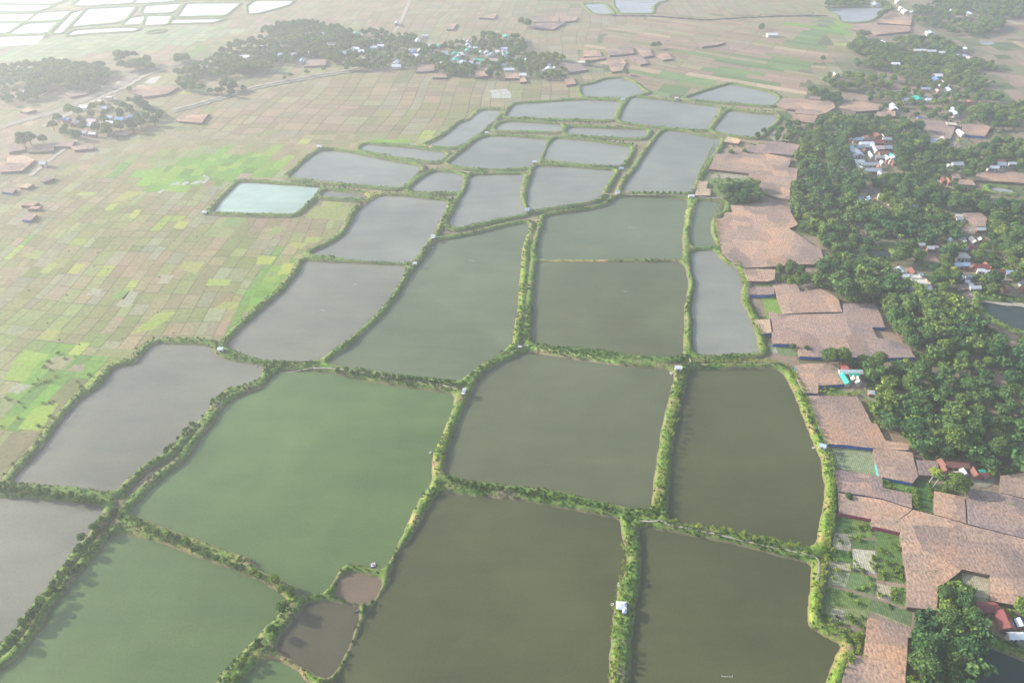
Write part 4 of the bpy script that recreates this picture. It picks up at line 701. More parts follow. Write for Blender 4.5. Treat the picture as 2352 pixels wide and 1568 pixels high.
hs(0,0,4,[(610,1090,60,20,'b'),(770,975,80,20,'w'),(960,985,50,16,'u'),(1010,1070,50,14,'w'),(680,1120,60,24,'p'),(845,1100,80,20,'p'),(855,1135,90,30,'w'),(1010,1120,70,16,'w'),(1100,1085,80,16,'b'),(1180,1075,60,30,'u'),(1285,1050,16,14,'t'),(1335,1048,22,10,'w'),(850,1222,70,12,'w'),(770,1210,50,12,'w'),(935,1155,40,14,'w'),(910,920,60,16,'c'),(995,888,70,14,'c'),(195,850,40,30,'w'),(550,680,60,22,'c'),(2250,515,90,16,'w'),(1885,615,24,14,'w'),(395,1490,60,20,'g')],'the small hamlet on the left')
hs(1176,0,4,[(340,597,30,14,'w'),(338,625,70,20,'w'),(285,650,20,14,'w'),(390,625,30,20,'c'),(100,680,60,14,'w'),(640,565,60,18,'c')],'the dark trees left of the far cluster')
hs(1764,0,4,[(1195,10,40,12,'w'),(1220,73,30,10,'w'),(1260,97,45,16,'w'),(1345,107,70,10,'w'),(1420,108,50,10,'w'),(1680,97,40,10,'w'),(1855,120,40,20,'u'),(1790,160,70,20,'p'),(1495,297,70,20,'u'),(960,400,80,20,'u'),(1000,412,60,12,'w'),(905,388,40,10,'w'),(1060,385,40,16,'w'),(1765,507,90,18,'u'),(1870,540,70,40,'p'),(1175,580,65,14,'w'),(1395,458,100,10,'w'),(1500,465,80,10,'w'),(1600,478,50,10,'w'),(1820,445,40,16,'w'),(990,35,60,22,'u'),(612,678,20,18,'w'),(1150,990,60,20,'w'),(1155,962,50,20,'g'),(40,310,90,14,'w')],'the far right hamlets')
hpos = []
def make_house(u, v, w, d, c, vil, far):
    wallh = 2.7 if w > 4 else 2.2; rise = min(1.4, .28*min(w, d)+.25); zt = wallh+rise*.5
    x, y = G(u, v, zt); e = empty('house', (x, y, 0), R(-5)+R(rnd.uniform(-9, 9)))
    hw, hd = w/2, d/2; o = .45; along = w >= d
    wl_ = MB(); wl_.box(-hw+o, hw-o, -hd+o, hd-o, 0, wallh)
    if along:
        wl_.add([(-hw+o,-hd+o,wallh),(-hw+o,hd-o,wallh),(-hw+o,0,wallh+rise*.8)],[(0,2,1)]); wl_.add([(hw-o,-hd+o,wallh),(hw-o,hd-o,wallh),(hw-o,0,wallh+rise*.8)],[(0,1,2)])
    wall = wl_.build('wall', BRICK if (c in 'rdo' or rnd.random() < .2) else WALL, e)
    ro = MB(); t = .1
    if c == 'c' and w > 5:                         # flat concrete roof with low parapet
        ro.box(-hw, hw, -hd, hd, wallh+.01, wallh+.25); 
        for b in ((-hw,hw,-hd,-hd+.2),(-hw,hw,hd-.2,hd),(-hw,-hw+.2,-hd+.2,hd-.2),(hw-.2,hw,-hd+.2,hd-.2)): ro.box(b[0],b[1],b[2],b[3],wallh+.26,wallh+.6)
    else:
        P2 = [(-hw, -hd, wallh-.12), (-hw, 0, wallh+rise), (-hw, hd, wallh-.12)] if along else [(-hw, -hd, wallh-.12), (0, -hd, wallh+rise), (hw, -hd, wallh-.12)]
        ext = (2*hw, 0, 0) if along else (0, 2*hd, 0)
        for a, b in ((P2[0], P2[1]), (P2[1], P2[2])):
            q = [a, b, tuple(b[i]+ext[i] for i in range(3)), tuple(a[i]+ext[i] for i in range(3))]
            ro.add(q+[(p[0], p[1], p[2]+t) for p in q], [(0,1,2,3),(7,6,5,4),(0,4,5,1),(1,5,6,2),(2,6,7,3),(3,7,4,0)])
    ro.build('roof', ROOFS[c][1], e)
    if not far and w > 3.5:
        dm = MB(); dm.box(-.45, .45, -hd+o-.06, -hd+o-.01, 0, 2.0); dm.build('door', DARKW, e)
        for s in ((-1, 1) if w > 5 else ()):
            wm_ = MB(); wm_.box(s*hw*.55-.45, s*hw*.55+.45, -hd+o-.05, -hd+o-.01, 1.0, 2.0); wm_.build('window', GLASS, e)
    hpos.append((x, y, max(w, d)/2)); return e
ym = MB()
for i, (u, v, w, d, c, vil) in enumerate(HOUSES):
    x, y = G(u, v, 2.5); k = 7; q = [(x+(w*.75+2.0)*rnd.uniform(.7, 1.25)*math.cos(6.283*j/k), y+(d*.75+2.2)*rnd.uniform(.7, 1.25)*math.sin(6.283*j/k), .03+.003*(i % 45)) for j in range(k)]
    ym.add(q, [tuple(range(k))], tuple(t*rnd.uniform(.8, 1.2) for t in (.30, .235, .175)))
tag(ym.build('yard', M['field']), 'bare trodden earth yards around the village houses', 'yards', kind='structure')
byv = {}
for h in HOUSES:
    e = make_house(*h, far=h[1] < 280 and h[5] not in ('the grey lane',)); byv.setdefault((h[5], h[4]), []).append((h[0], h, e))
for (vil, c), L in byv.items():
    L.sort(key=lambda t: t[0]); n = len(L); cn = ROOFS[c][0]
    flat = 'flat ' if c == 'c' else ''
    for i, (_, h, e) in enumerate(L):
        rel = 'in' if 'village' in vil or 'hamlet' in vil or 'belt' in vil or 'clearings' in vil or 'farmstead' in vil or 'trees' in vil else 'by'
        size = 'long' if h[2] > 2.2*h[3] else ('large' if h[2]*h[3] > 60 else ('tiny' if h[2]*h[3] < 14 else 'small'))
        if n == 1: lab = f'{size} house with the only {cn} roof {rel} {vil}'
        else: lab = f'{size} house, {ordw(i+1)} {cn} roof from left {rel} {vil}'
        tag(e, lab, 'house', 'houses '+('in ' if rel == 'in' else 'by ')+vil)

# ---------------------------------------------------------------- watch huts on the banks
def hut(u, v, w, d, c, lab, stilts=True, rz=0.0, canopy=False, h0=1.9):
    x, y = G(u, v, 2.6); g = hz(x, y); e = empty('watch_hut', (x, y, g-.05), R(rz)); e.scale = (.74, .74, .8); tag(e, lab, 'hut', 'watch huts on the pond banks')
    hw, hd = w/2, d/2; m = MB()
    m.box(-hw+.25, hw-.25, -hd+.25, hd-.25, .45, h0); m.build('wall', WALL if c != 'o' else ROOFS['o'][1], e)
    f = MB(); f.box(-hw+.1, hw-.1, -hd+.1, hd-.1, .32, .44); f.build('floor', M['wood'], e)
    for sx in (-1, 1):
        for sy in (-1, 1):
            p = MB(); p.bar((sx*(hw-.2), sy*(hd-.2), -.6), (sx*(hw-.2), sy*(hd-.2), .31), .12, .12); p.build('leg', M['postwood'], e)
    r = MB(); rise = .22*w
    for a, b in (((-hw, -hd, h0), (-hw, 0, h0+rise)), ((-hw, 0, h0+rise), (-hw, hd, h0))):
        q = [a, b, (b[0]+w, b[1], b[2]), (a[0]+w, a[1], a[2])]
        r.add(q+[(p_[0], p_[1], p_[2]+.07) for p_ in q], [(0,1,2,3),(7,6,5,4),(0,4,5,1),(1,5,6,2),(2,6,7,3),(3,7,4,0)])
    r.build('roof', ROOFS[c if c != 'o' else 'w'][1], e)
    dm = MB(); dm.box(-.35, .35, -hd+.19, -hd+.24, .45, 1.6); dm.build('door', DARKW, e)
    if canopy:
        k = MB(); k.box(-hw*.9, hw*.7, -hd-1.4, -hd-.05, h0-.35, h0-.28); k.build('canopy', ROOFS[canopy][1], e)
        for sx in (-.85, .65):
            p = MB(); p.bar((sx*hw, -hd-1.3, -.5), (sx*hw, -hd-1.3, h0-.36), .08, .08); p.build('post', M['postwood'], e)
    return e
hut(995,543,3.6,3.2,'w','white roofed hut where two narrow banks meet beside the grey green pond',canopy='w')
hut(953,604,3.2,2.8,'w','small white hut at the end of the thin cross bank left of the middle')
hut(507,802,3.6,3.0,'w','white roofed hut at the top corner of the grey pond on the left')
hut(1066,897,2.2,3.6,'g','grey and white hut on the bank corner above the biggest green pond',rz=-8,canopy='w')
hut(1194,797,2.4,1.8,'o','tiny orange walled box hut with a white top at the double bank')
hut(1558,845,4.2,3.2,'w','white roofed hut at the bank crossing left of the dark olive pond',rz=-6)
hut(1588,449,5.0,3.6,'w','white roofed hut at the right end of the straight thin path')
hut(1419,440,4.0,3.4,'g','grey roofed hut at the left end of the straight thin path',canopy='w')
hut(1211,481,4.2,3.0,'u','light blue hut on the tip of the curved bank in the middle',canopy='u')
hut(1889,1024,3.6,3.0,'u','little blue roofed hut on the right bank below the long shade roof',rz=-25)
hut(734,337,5.2,3.8,'w','white hut at the far left corner of the far grey ponds')
hut(469,483,4.0,3.2,'w','white hut at the left corner of the milky turquoise pond')
hut(1431,226,5,4,'u','hut between the two farthest round topped ponds')
hut(1554,226,4,4,'c','cream hut on the far bank beside the dark green field')
hut(1228,368,4,3,'w','white hut on the bank between two far square ponds')
hut(1427,383,4.5,3,'u','pale hut beside the green strip bank at the far ponds')
hut(1118,301,4,3,'w','white hut near the far sandy bank of the crooked pond')
# main hut: two hipped wings
x, y = G(1428, 1391, 2.8); g = hz(x, y); e = empty('watch_house', (x, y, g-.1), R(-3)); e.scale = (.60, .60, .70); tag(e, 'large bright white metal roofed house on the vertical bank at the bottom', 'house')
m = MB(); m.box(-2.2, 2.2, -1.7, 2.1, 0, 2.2); m.box(.2, 2.0, -3.4, -1.71, 0, 2.1); m.build('wall', WALL, e)
r = MB(); r.add([(-2.8,-2.1,2.1),(2.7,-2.1,2.1),(2.7,2.6,2.1),(-2.8,2.6,2.1),(-.6,.3,3.3),(1.2,.3,3.3)],[(0,1,5,4),(1,2,5),(2,3,4,5),(3,0,4),(3,2,1,0)]); r.build('roof', ROOFS['w'][1], e)
r = MB(); r.add([(0,-4.0,2.0),(2.4,-4.0,2.0),(2.4,-2.12,2.0),(0,-2.12,2.0),(1.2,-3.0,2.8),(1.2,-2.12,2.8)],[(0,1,4),(1,2,5,4),(2,3,5),(3,0,4,5),(3,2,1,0)]); r.build('porch_roof', ROOFS['u'][1], e)
m = MB(); m.box(-.5, .4, -1.76, -1.71, 0, 1.9); m.build('door', DARKW, e)
m = MB(); m.box(-1.7, -.9, -1.76, -1.71, .9, 1.7); m.build('window', GLASS, e)

# ---------------------------------------------------------------- round boats, canoes, rafts, planks
BW = mat_flat('white_boat', (.75, .75, .73), .5, .4, .1, 3); BB = mat_flat('blue_barrels', (.05, .14, .45), .4, .4, .1, 3); BI = mat_flat('boat_inside', (.30, .27, .24), .8, .2, .2, 3)
def round_boat(u, v, lab, r=.48):
    x, y = G(u, v, .3); e = empty('round_boat', (x, y, .09)); tag(e, lab, 'boat', 'round pan boats moored at the banks')
    n = 20; m = MB(); vs = []
    prof = [(.55, -.08), (.85, .05), (1.0, .34), (.92, .34), (.8, .12), (.0, .05)]
    for a, z in prof: vs += [(r*a*math.cos(2*math.pi*k/n), r*a*math.sin(2*math.pi*k/n), z) for k in range(n)]
    fs = [(i*n+k, i*n+(k+1) % n, (i+1)*n+(k+1) % n, (i+1)*n+k) for i in range(len(prof)-2) for k in range(n)]
    m.add(vs, fs); m.build('hull', BW, e, True)
    m = MB(); m.add([(r*.8*math.cos(2*math.pi*k/n), r*.8*math.sin(2*math.pi*k/n), .13) for k in range(n)], [tuple(range(n))]); m.build('floor', BI, e)
def canoe(u, v, L, w, rz, mat, lab, seat=True):
    x, y = G(u, v, .3); e = empty('canoe', (x, y, .09), R(rz)); tag(e, lab, 'boat'); m = MB(); n = 10; vs = []
    for i in range(n+1):
        t = -1+2*i/n; hw = w/2*(1-abs(t)**2.2)+.02; z = .28+.18*t*t
        vs += [(t*L/2, -hw, z), (t*L/2, -hw*.5, -.06), (t*L/2, hw*.5, -.06), (t*L/2, hw, z), (t*L/2, hw*.86, z), (t*L/2, hw*.4, .04), (t*L/2, -hw*.4, .04), (t*L/2, -hw*.86, z)]
    fs = [(i*8+k, i*8+(k+1) % 8, (i+1)*8+(k+1) % 8, (i+1)*8+k) for i in range(n) for k in range(8)]; m.add(vs, fs); m.build('hull', mat, e)
    if seat:
        for t in (-.3, .3):
            s = MB(); s.box(t*L/2-.12, t*L/2+.12, -w*.36, w*.36, .2, .24); s.build('seat', M['wood'], e)
round_boat(1406,1387,'round white boat moored left of the large white hut',.5)
round_boat(988,1039,'round white boat floating at the right rim of the big green pond')
round_boat(1868,1028,'round white boat beside the little blue hut on the right bank')
round_boat(994,568,'round white boat below the white hut where two banks meet')
round_boat(945,598,'round white boat left of the small white hut on the cross bank')
round_boat(909,608,'round white boat at the thin cross bank')
round_boat(588,841,'round white boat at the right tip of the left grey pond')
canoe(819,1402,2.2,.5,22,M['concrete'],'grey wooden canoe at the corner of the dark brown pond')
canoe(1420,1343,2.1,.75,80,BW,'small white canoe tied to the bank above the large white hut')
canoe(1089,1136,3.0,.6,-8,M['mud'],'old sunken canoe below the shrub covered bank')
def raft(u, v, lab, white=False):
    x, y = G(u, v, .3); e = empty('raft', (x, y, .1), R(20)); e.scale = (.85, .85, .85); tag(e, lab, 'raft')
    for s in (-1, 1):
        m = MB(); m.tube([(-.9, s*.6, .12), (.9, s*.6, .12)], [.26, .26], 10); m.build('float', BB if not white else ROOFS['g'][1], e)
    m = MB()
    for k in range(5): m.box(-.8+.36*k, -.56+.36*k, -.8, .8, .4, .45)
    m.build('deck', BW, e); m = MB(); m.box(-.3, .3, -.25, .25, .46, .8); m.build('pump', mat_red, e)
mat_red = mat_flat('red_pump', (.4, .06, .04), .5, .4, .2, 3)
raft(857,1297,'blue barrel raft with a red pump above the small brown pond'); raft(1543,857,'grey raft with white planks beside the crossing hut', True)
def bridge(a, b, w, lab):
    A = Vector((*G(*a, 1.6), 1.55)); B = Vector((*G(*b, 1.6), 1.55)); e = empty('footbridge', A); tag(e, lab, 'footbridge')
    m = MB(); m.bar((0, 0, 0), B-A, w, .12); m.build('deck', M['wood'], e)
    for t in (.2, .5, .8):
        p = (B-A)*t; m = MB(); m.bar((p.x, p.y, -1.8), (p.x, p.y, -.07), .12, .12); m.build('leg', M['postwood'], e)
bridge((1212,502),(1241,506),.7,'narrow bamboo footbridge across the ditch between the double banks')
bridge((1390,445),(1420,447),.7,'short plank footbridge left of the grey roofed hut')
bridge((1584,822),(1588,838),.6,'pale plank footbridge across the ditch above the crossing hut')
def stakes(pts, lab):
    for i, (u, v) in enumerate(pts):
        x, y = G(u, v, .4); m = MB(); m.bar((0, 0, -.2), (0, 0, .9), .09, .09); o = m.build('stake', BW); o.location = (x, y, .06); tag(o, lab.replace('stakes', 'stake').replace('standing', f'{ordw(i+1)} from left').replace('in a row', 'of a row'), 'stake', lab)
stakes([(1431,667),(1434,670),(1437,670),(1441,669)],'short white stakes standing in a row in the khaki pond'); stakes([(1445,522),(1449,523),(1453,523),(1458,524)],'pale stakes standing in a row in the upper middle pond')
for (a, b, lab) in [((1658,1553),(1682,1554),'floating feeding frame near the bottom of the right olive pond'),((1077,598),(1089,599),'thin floating pole in the upper grey green pond'),((813,652),(820,654),'thin floating pole in the upper left grey pond'),((738,712),(747,714),'thin floating pole in the lower left grey pond')]:
    A = Vector((*G(*a), .14)); B = Vector((*G(*b), .14)); m = MB(); m.bar((0, 0, 0), B-A, .07, .06); 
    if a[0] == 1658:
        for q in (Vector((0, 0, 0)), B-A): m.bar(q, q+Vector((.1, .6, .0)), .06, .06)
    o = m.build('floating_pole', BW); o.location = A; tag(o, lab, 'pole')
# ---------------------------------------------------------------- foliage makers
def quads_at(P0, nrm, size, asp=1.0, up=None, rs=nrs):
    """leaf clump quads centred at P0 with normal nrm"""
    n = len(P0); nrm = nrm/np.maximum(1e-6, np.linalg.norm(nrm, axis=1, keepdims=True))
    r = rs.normal(size=(n, 3)) if up is None else up
    u = np.cross(nrm, r); u /= np.maximum(1e-6, np.linalg.norm(u, axis=1, keepdims=True)); w = np.cross(nrm, u)
    s = size.reshape(-1, 1); u = u*s; w = w*s*asp
    k = rs.uniform(.6, 1.0, (n, 1)); k2 = rs.uniform(.6, 1.0, (n, 1))
    V = np.stack([P0-u*k-w*.9, P0+u-w*k2, P0+u*k2+w, P0-u+w*k], 1).reshape(-1, 3)
    F = np.arange(4*n).reshape(n, 4); return V, F
def lobe_pts(n, c, rad, rs, top=0.25):
    d = rs.normal(size=(n, 3)); d /= np.linalg.norm(d, axis=1, keepdims=True)
    d[:, 2] = np.where(d[:, 2] < -top, -d[:, 2], d[:, 2])
    return np.array(c)+d*np.array(rad)*rs.uniform(.82, 1.06, (n, 1)), d
def ico_lobe(c, rad, rs, sub=1):
    bm = bmesh.new(); bmesh.ops.create_icosphere(bm, subdivisions=sub+1, radius=1)
    V = np.array([v.co[:] for v in bm.verts]); F = np.array([[v.index for v in f.verts] for f in bm.faces]); bm.free()
    V = V*(1+rs.uniform(-.12, .12, (len(V), 1)))*np.array(rad)*.86+np.array(c); F = np.concatenate([F, F[:, 2:3]], 1)
    return V, F
def crown(kind, seed, q=1.0):
    rs = np.random.RandomState(seed); VV = []; FF = []; CC = []; n = 0
    def push(V, F, c):
        nonlocal n
        VV.append(V); FF.append(F+n); CC.append(c); n += len(V)
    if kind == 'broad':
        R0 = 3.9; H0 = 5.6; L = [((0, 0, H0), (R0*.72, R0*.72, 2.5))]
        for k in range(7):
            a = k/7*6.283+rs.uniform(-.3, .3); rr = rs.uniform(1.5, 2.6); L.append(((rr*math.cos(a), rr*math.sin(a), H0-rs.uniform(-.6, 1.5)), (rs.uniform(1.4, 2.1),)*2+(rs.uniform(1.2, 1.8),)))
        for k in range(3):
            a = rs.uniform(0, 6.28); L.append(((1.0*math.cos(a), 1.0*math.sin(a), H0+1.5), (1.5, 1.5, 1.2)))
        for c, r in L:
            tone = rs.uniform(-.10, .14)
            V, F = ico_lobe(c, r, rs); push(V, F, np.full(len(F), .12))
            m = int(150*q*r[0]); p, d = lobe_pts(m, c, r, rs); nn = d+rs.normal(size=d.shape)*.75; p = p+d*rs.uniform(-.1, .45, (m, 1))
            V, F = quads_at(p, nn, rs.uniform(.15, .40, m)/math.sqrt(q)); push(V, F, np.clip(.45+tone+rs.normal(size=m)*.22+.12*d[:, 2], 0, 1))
    elif kind == 'bamboo':
        for k in range(int(17)):
            a = rs.uniform(0, 6.283); rb = rs.uniform(0, 1.3); lean = rs.uniform(.8, 3.6); hh = rs.uniform(6.8, 10.0)
            t = np.sort(rs.uniform(.25, 1, int(62*q)))[:, None]; tone = rs.uniform(-.14, .16)
            cx = (rb+lean*t**2.2)*math.cos(a); cy = (rb+lean*t**2.2)*math.sin(a); cz = hh*(t-.28*t**4)
            m = len(t); sp = .95*(1-.55*t)
            p = np.concatenate([cx, cy, cz], 1)+rs.normal(size=(m, 3))*sp*np.array([1, 1, .7])
            nn = np.concatenate([np.full((m, 1), math.cos(a)*.5), np.full((m, 1), math.sin(a)*.5), np.full((m, 1), .8)], 1)+rs.normal(size=(m, 3))*.6
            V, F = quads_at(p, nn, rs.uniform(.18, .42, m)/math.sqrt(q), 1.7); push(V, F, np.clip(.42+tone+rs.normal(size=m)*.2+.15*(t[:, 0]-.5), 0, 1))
        for c, r in (((0, 0, 4.6), (2.2, 2.2, 3.0)),):
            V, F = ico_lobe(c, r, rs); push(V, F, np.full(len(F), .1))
    elif kind == 'small':
        L = [((rs.uniform(-.7, .7), rs.uniform(-.7, .7), rs.uniform(1.8, 3.2)), (rs.uniform(.7, 1.15),)*2+(rs.uniform(.6, 1.0),)) for _ in range(6)]
        for c, r in L:
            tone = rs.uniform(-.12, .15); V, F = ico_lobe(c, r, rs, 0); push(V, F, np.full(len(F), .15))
            m = int(52*q*r[0]*1.2); p, d = lobe_pts(m, c, r, rs, .5); V, F = quads_at(p, d+rs.normal(size=d.shape)*.6, rs.uniform(.15, .32, m)/math.sqrt(q)); push(V, F, np.clip(.45+tone+rs.normal(size=m)*.22, 0, 1))
    elif kind == 'bush':
        L = [((rs.uniform(-.5, .5), rs.uniform(-.5, .5), rs.uniform(.3, .8)), (rs.uniform(.5, .8),)*2+(rs.uniform(.45, .7),)) for _ in range(3)]
        for c, r in L:
            tone = rs.uniform(-.1, .1); m = int(26*q); p, d = lobe_pts(m, c, r, rs, .0); V, F = quads_at(p, d+rs.normal(size=d.shape)*.5, rs.uniform(.16, .32, m)); push(V, F, np.clip(.45+tone+rs.normal(size=m)*.22, 0, 1))
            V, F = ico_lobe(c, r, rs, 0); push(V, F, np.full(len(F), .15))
    elif kind == 'palm':
        for k in range(16):
            a = k/16*6.283+rs.uniform(-.15, .15); el = rs.uniform(-.1, 1.0); L = rs.uniform(2.2, 2.9); ns = 9; pts = []
            for i in range(ns+1):
                t = i/ns; pts.append((L*t*math.cos(el*(1-t*.5)), 7.6+L*t*math.sin(el)-1.9*t*t))
            for i in range(ns):
                (r0, z0), (r1, z1) = pts[i], pts[i+1]
                for s in (-1, 1):
                    w0 = .62*math.sin(math.pi*min(1, .15+i/ns*.9)); w1 = .62*math.sin(math.pi*min(1, .15+(i+1)/ns*.9)); ca, sa = math.cos(a), math.sin(a)
                    V = np.array([(r0*ca, r0*sa, z0), (r1*ca, r1*sa, z1), (r1*ca-s*w1*sa, r1*sa+s*w1*ca, z1-w1*.45), (r0*ca-s*w0*sa, r0*sa+s*w0*ca, z0-w0*.45)])
                    push(V, np.array([[0, 1, 2, 3]]), np.array([np.clip(.5+rs.normal()*.2, 0, 1)]))
    V = np.concatenate(VV); F = np.concatenate(FF); Cc = np.concatenate(CC)
    return V, F, np.stack([Cc, Cc, Cc], 1)
def trunk_mb(kind, seed):
    r = random.Random(seed); m = MB()
    if kind == 'broad':
        m.tube([(0, 0, -.2), (.1, .05, 1.8), (.0, .2, 3.6), (.1, .1, 5.2)], [.32, .24, .18, .08], 7)
        for k in range(5):
            a = k*1.256+r.uniform(-.3, .3); m.tube([(.05, .1, 2.2+k*.3), (1.2*math.cos(a), 1.2*math.sin(a), 3.8+k*.2), (2.3*math.cos(a), 2.3*math.sin(a), 5.0)], [.14, .09, .04], 5)
    elif kind == 'bamboo':
        for k in range(9):
            a = r.uniform(0, 6.28); b = r.uniform(.1, 1.0); m.tube([(b*math.cos(a), b*math.sin(a), -.1), (b*1.3*math.cos(a), b*1.3*math.sin(a), 3.5), ((b*1.3+1)*math.cos(a), (b*1.3+1)*math.sin(a), 7)], [.07, .06, .03], 5)
    elif kind == 'small':
        m.tube([(0, 0, -.3), (.05, 0, 1.2), (.1, .1, 2.4)], [.10, .08, .04], 5)
        for k in range(3):
            a = k*2.1+r.uniform(-.4, .4); m.tube([(.05, 0, 1.0), (.5*math.cos(a), .5*math.sin(a), 2.2)], [.05, .025], 4)
    elif kind == 'palm':
        m.tube([(0, 0, -.2), (.25, .05, 2.5), (.2, .15, 5), (0, 0, 7.6)], [.24, .18, .15, .13], 8)
    return m
LEAFM = {'broad': M['leaf'], 'bamboo': M['bamboo'], 'small': M['shrub'], 'palm': M['palm'], 'bush': M['weed']}
KN = {'broad': ('broadleaf_tree', 'tree'), 'bamboo': ('bamboo_clump', 'bamboo'), 'small': ('bank_tree', 'tree'), 'palm': ('coconut_palm', 'palm tree')}
PROTO = {}
def proto(kind, i):
    if (kind, i) not in PROTO:
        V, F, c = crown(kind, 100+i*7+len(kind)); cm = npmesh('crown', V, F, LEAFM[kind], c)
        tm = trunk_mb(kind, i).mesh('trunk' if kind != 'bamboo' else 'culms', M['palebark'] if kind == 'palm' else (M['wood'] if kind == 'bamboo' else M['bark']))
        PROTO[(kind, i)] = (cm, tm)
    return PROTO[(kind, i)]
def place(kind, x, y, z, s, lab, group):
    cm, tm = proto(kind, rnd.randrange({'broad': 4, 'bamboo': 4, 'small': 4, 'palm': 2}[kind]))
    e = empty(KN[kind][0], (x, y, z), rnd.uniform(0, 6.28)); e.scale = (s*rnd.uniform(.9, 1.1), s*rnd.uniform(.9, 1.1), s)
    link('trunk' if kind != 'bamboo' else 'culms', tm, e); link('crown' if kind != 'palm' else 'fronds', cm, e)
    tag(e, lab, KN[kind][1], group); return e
LOW = {}
def stuff(name, items, lab, cat, q=.35, matkind=None):
    """many far plants in one object; items = (kind, x, y, z, scale)"""
    bykind = {}
    for it in items: bykind.setdefault(matkind or it[0], []).append(it)
    for mk, its in bykind.items():
        VV = []; FF = []; CC = []; n = 0
        for kind, x, y, z, s in its:
            i = rnd.randrange(4 if kind != 'bush' else 6)
            if (kind, i) not in LOW: LOW[(kind, i)] = crown(kind, 500+i*3, q if kind != 'bush' else 1.0)
            V, F, c = LOW[(kind, i)]; a = rnd.uniform(0, 6.28); ca, sa = math.cos(a), math.sin(a)
            W = np.stack([(V[:, 0]*ca-V[:, 1]*sa)*s+x, (V[:, 0]*sa+V[:, 1]*ca)*s+y, V[:, 2]*s+z], 1)
            t = rnd.uniform(-.18, .18); VV.append(W); FF.append(F+n); CC.append(np.clip(c+t, 0, 1)); n += len(W)
        me = npmesh(name, np.concatenate(VV), np.concatenate(FF), LEAFM[mk], np.concatenate(CC)); tag(link(name, me), lab[mk] if isinstance(lab, dict) else lab, cat, kind='stuff')

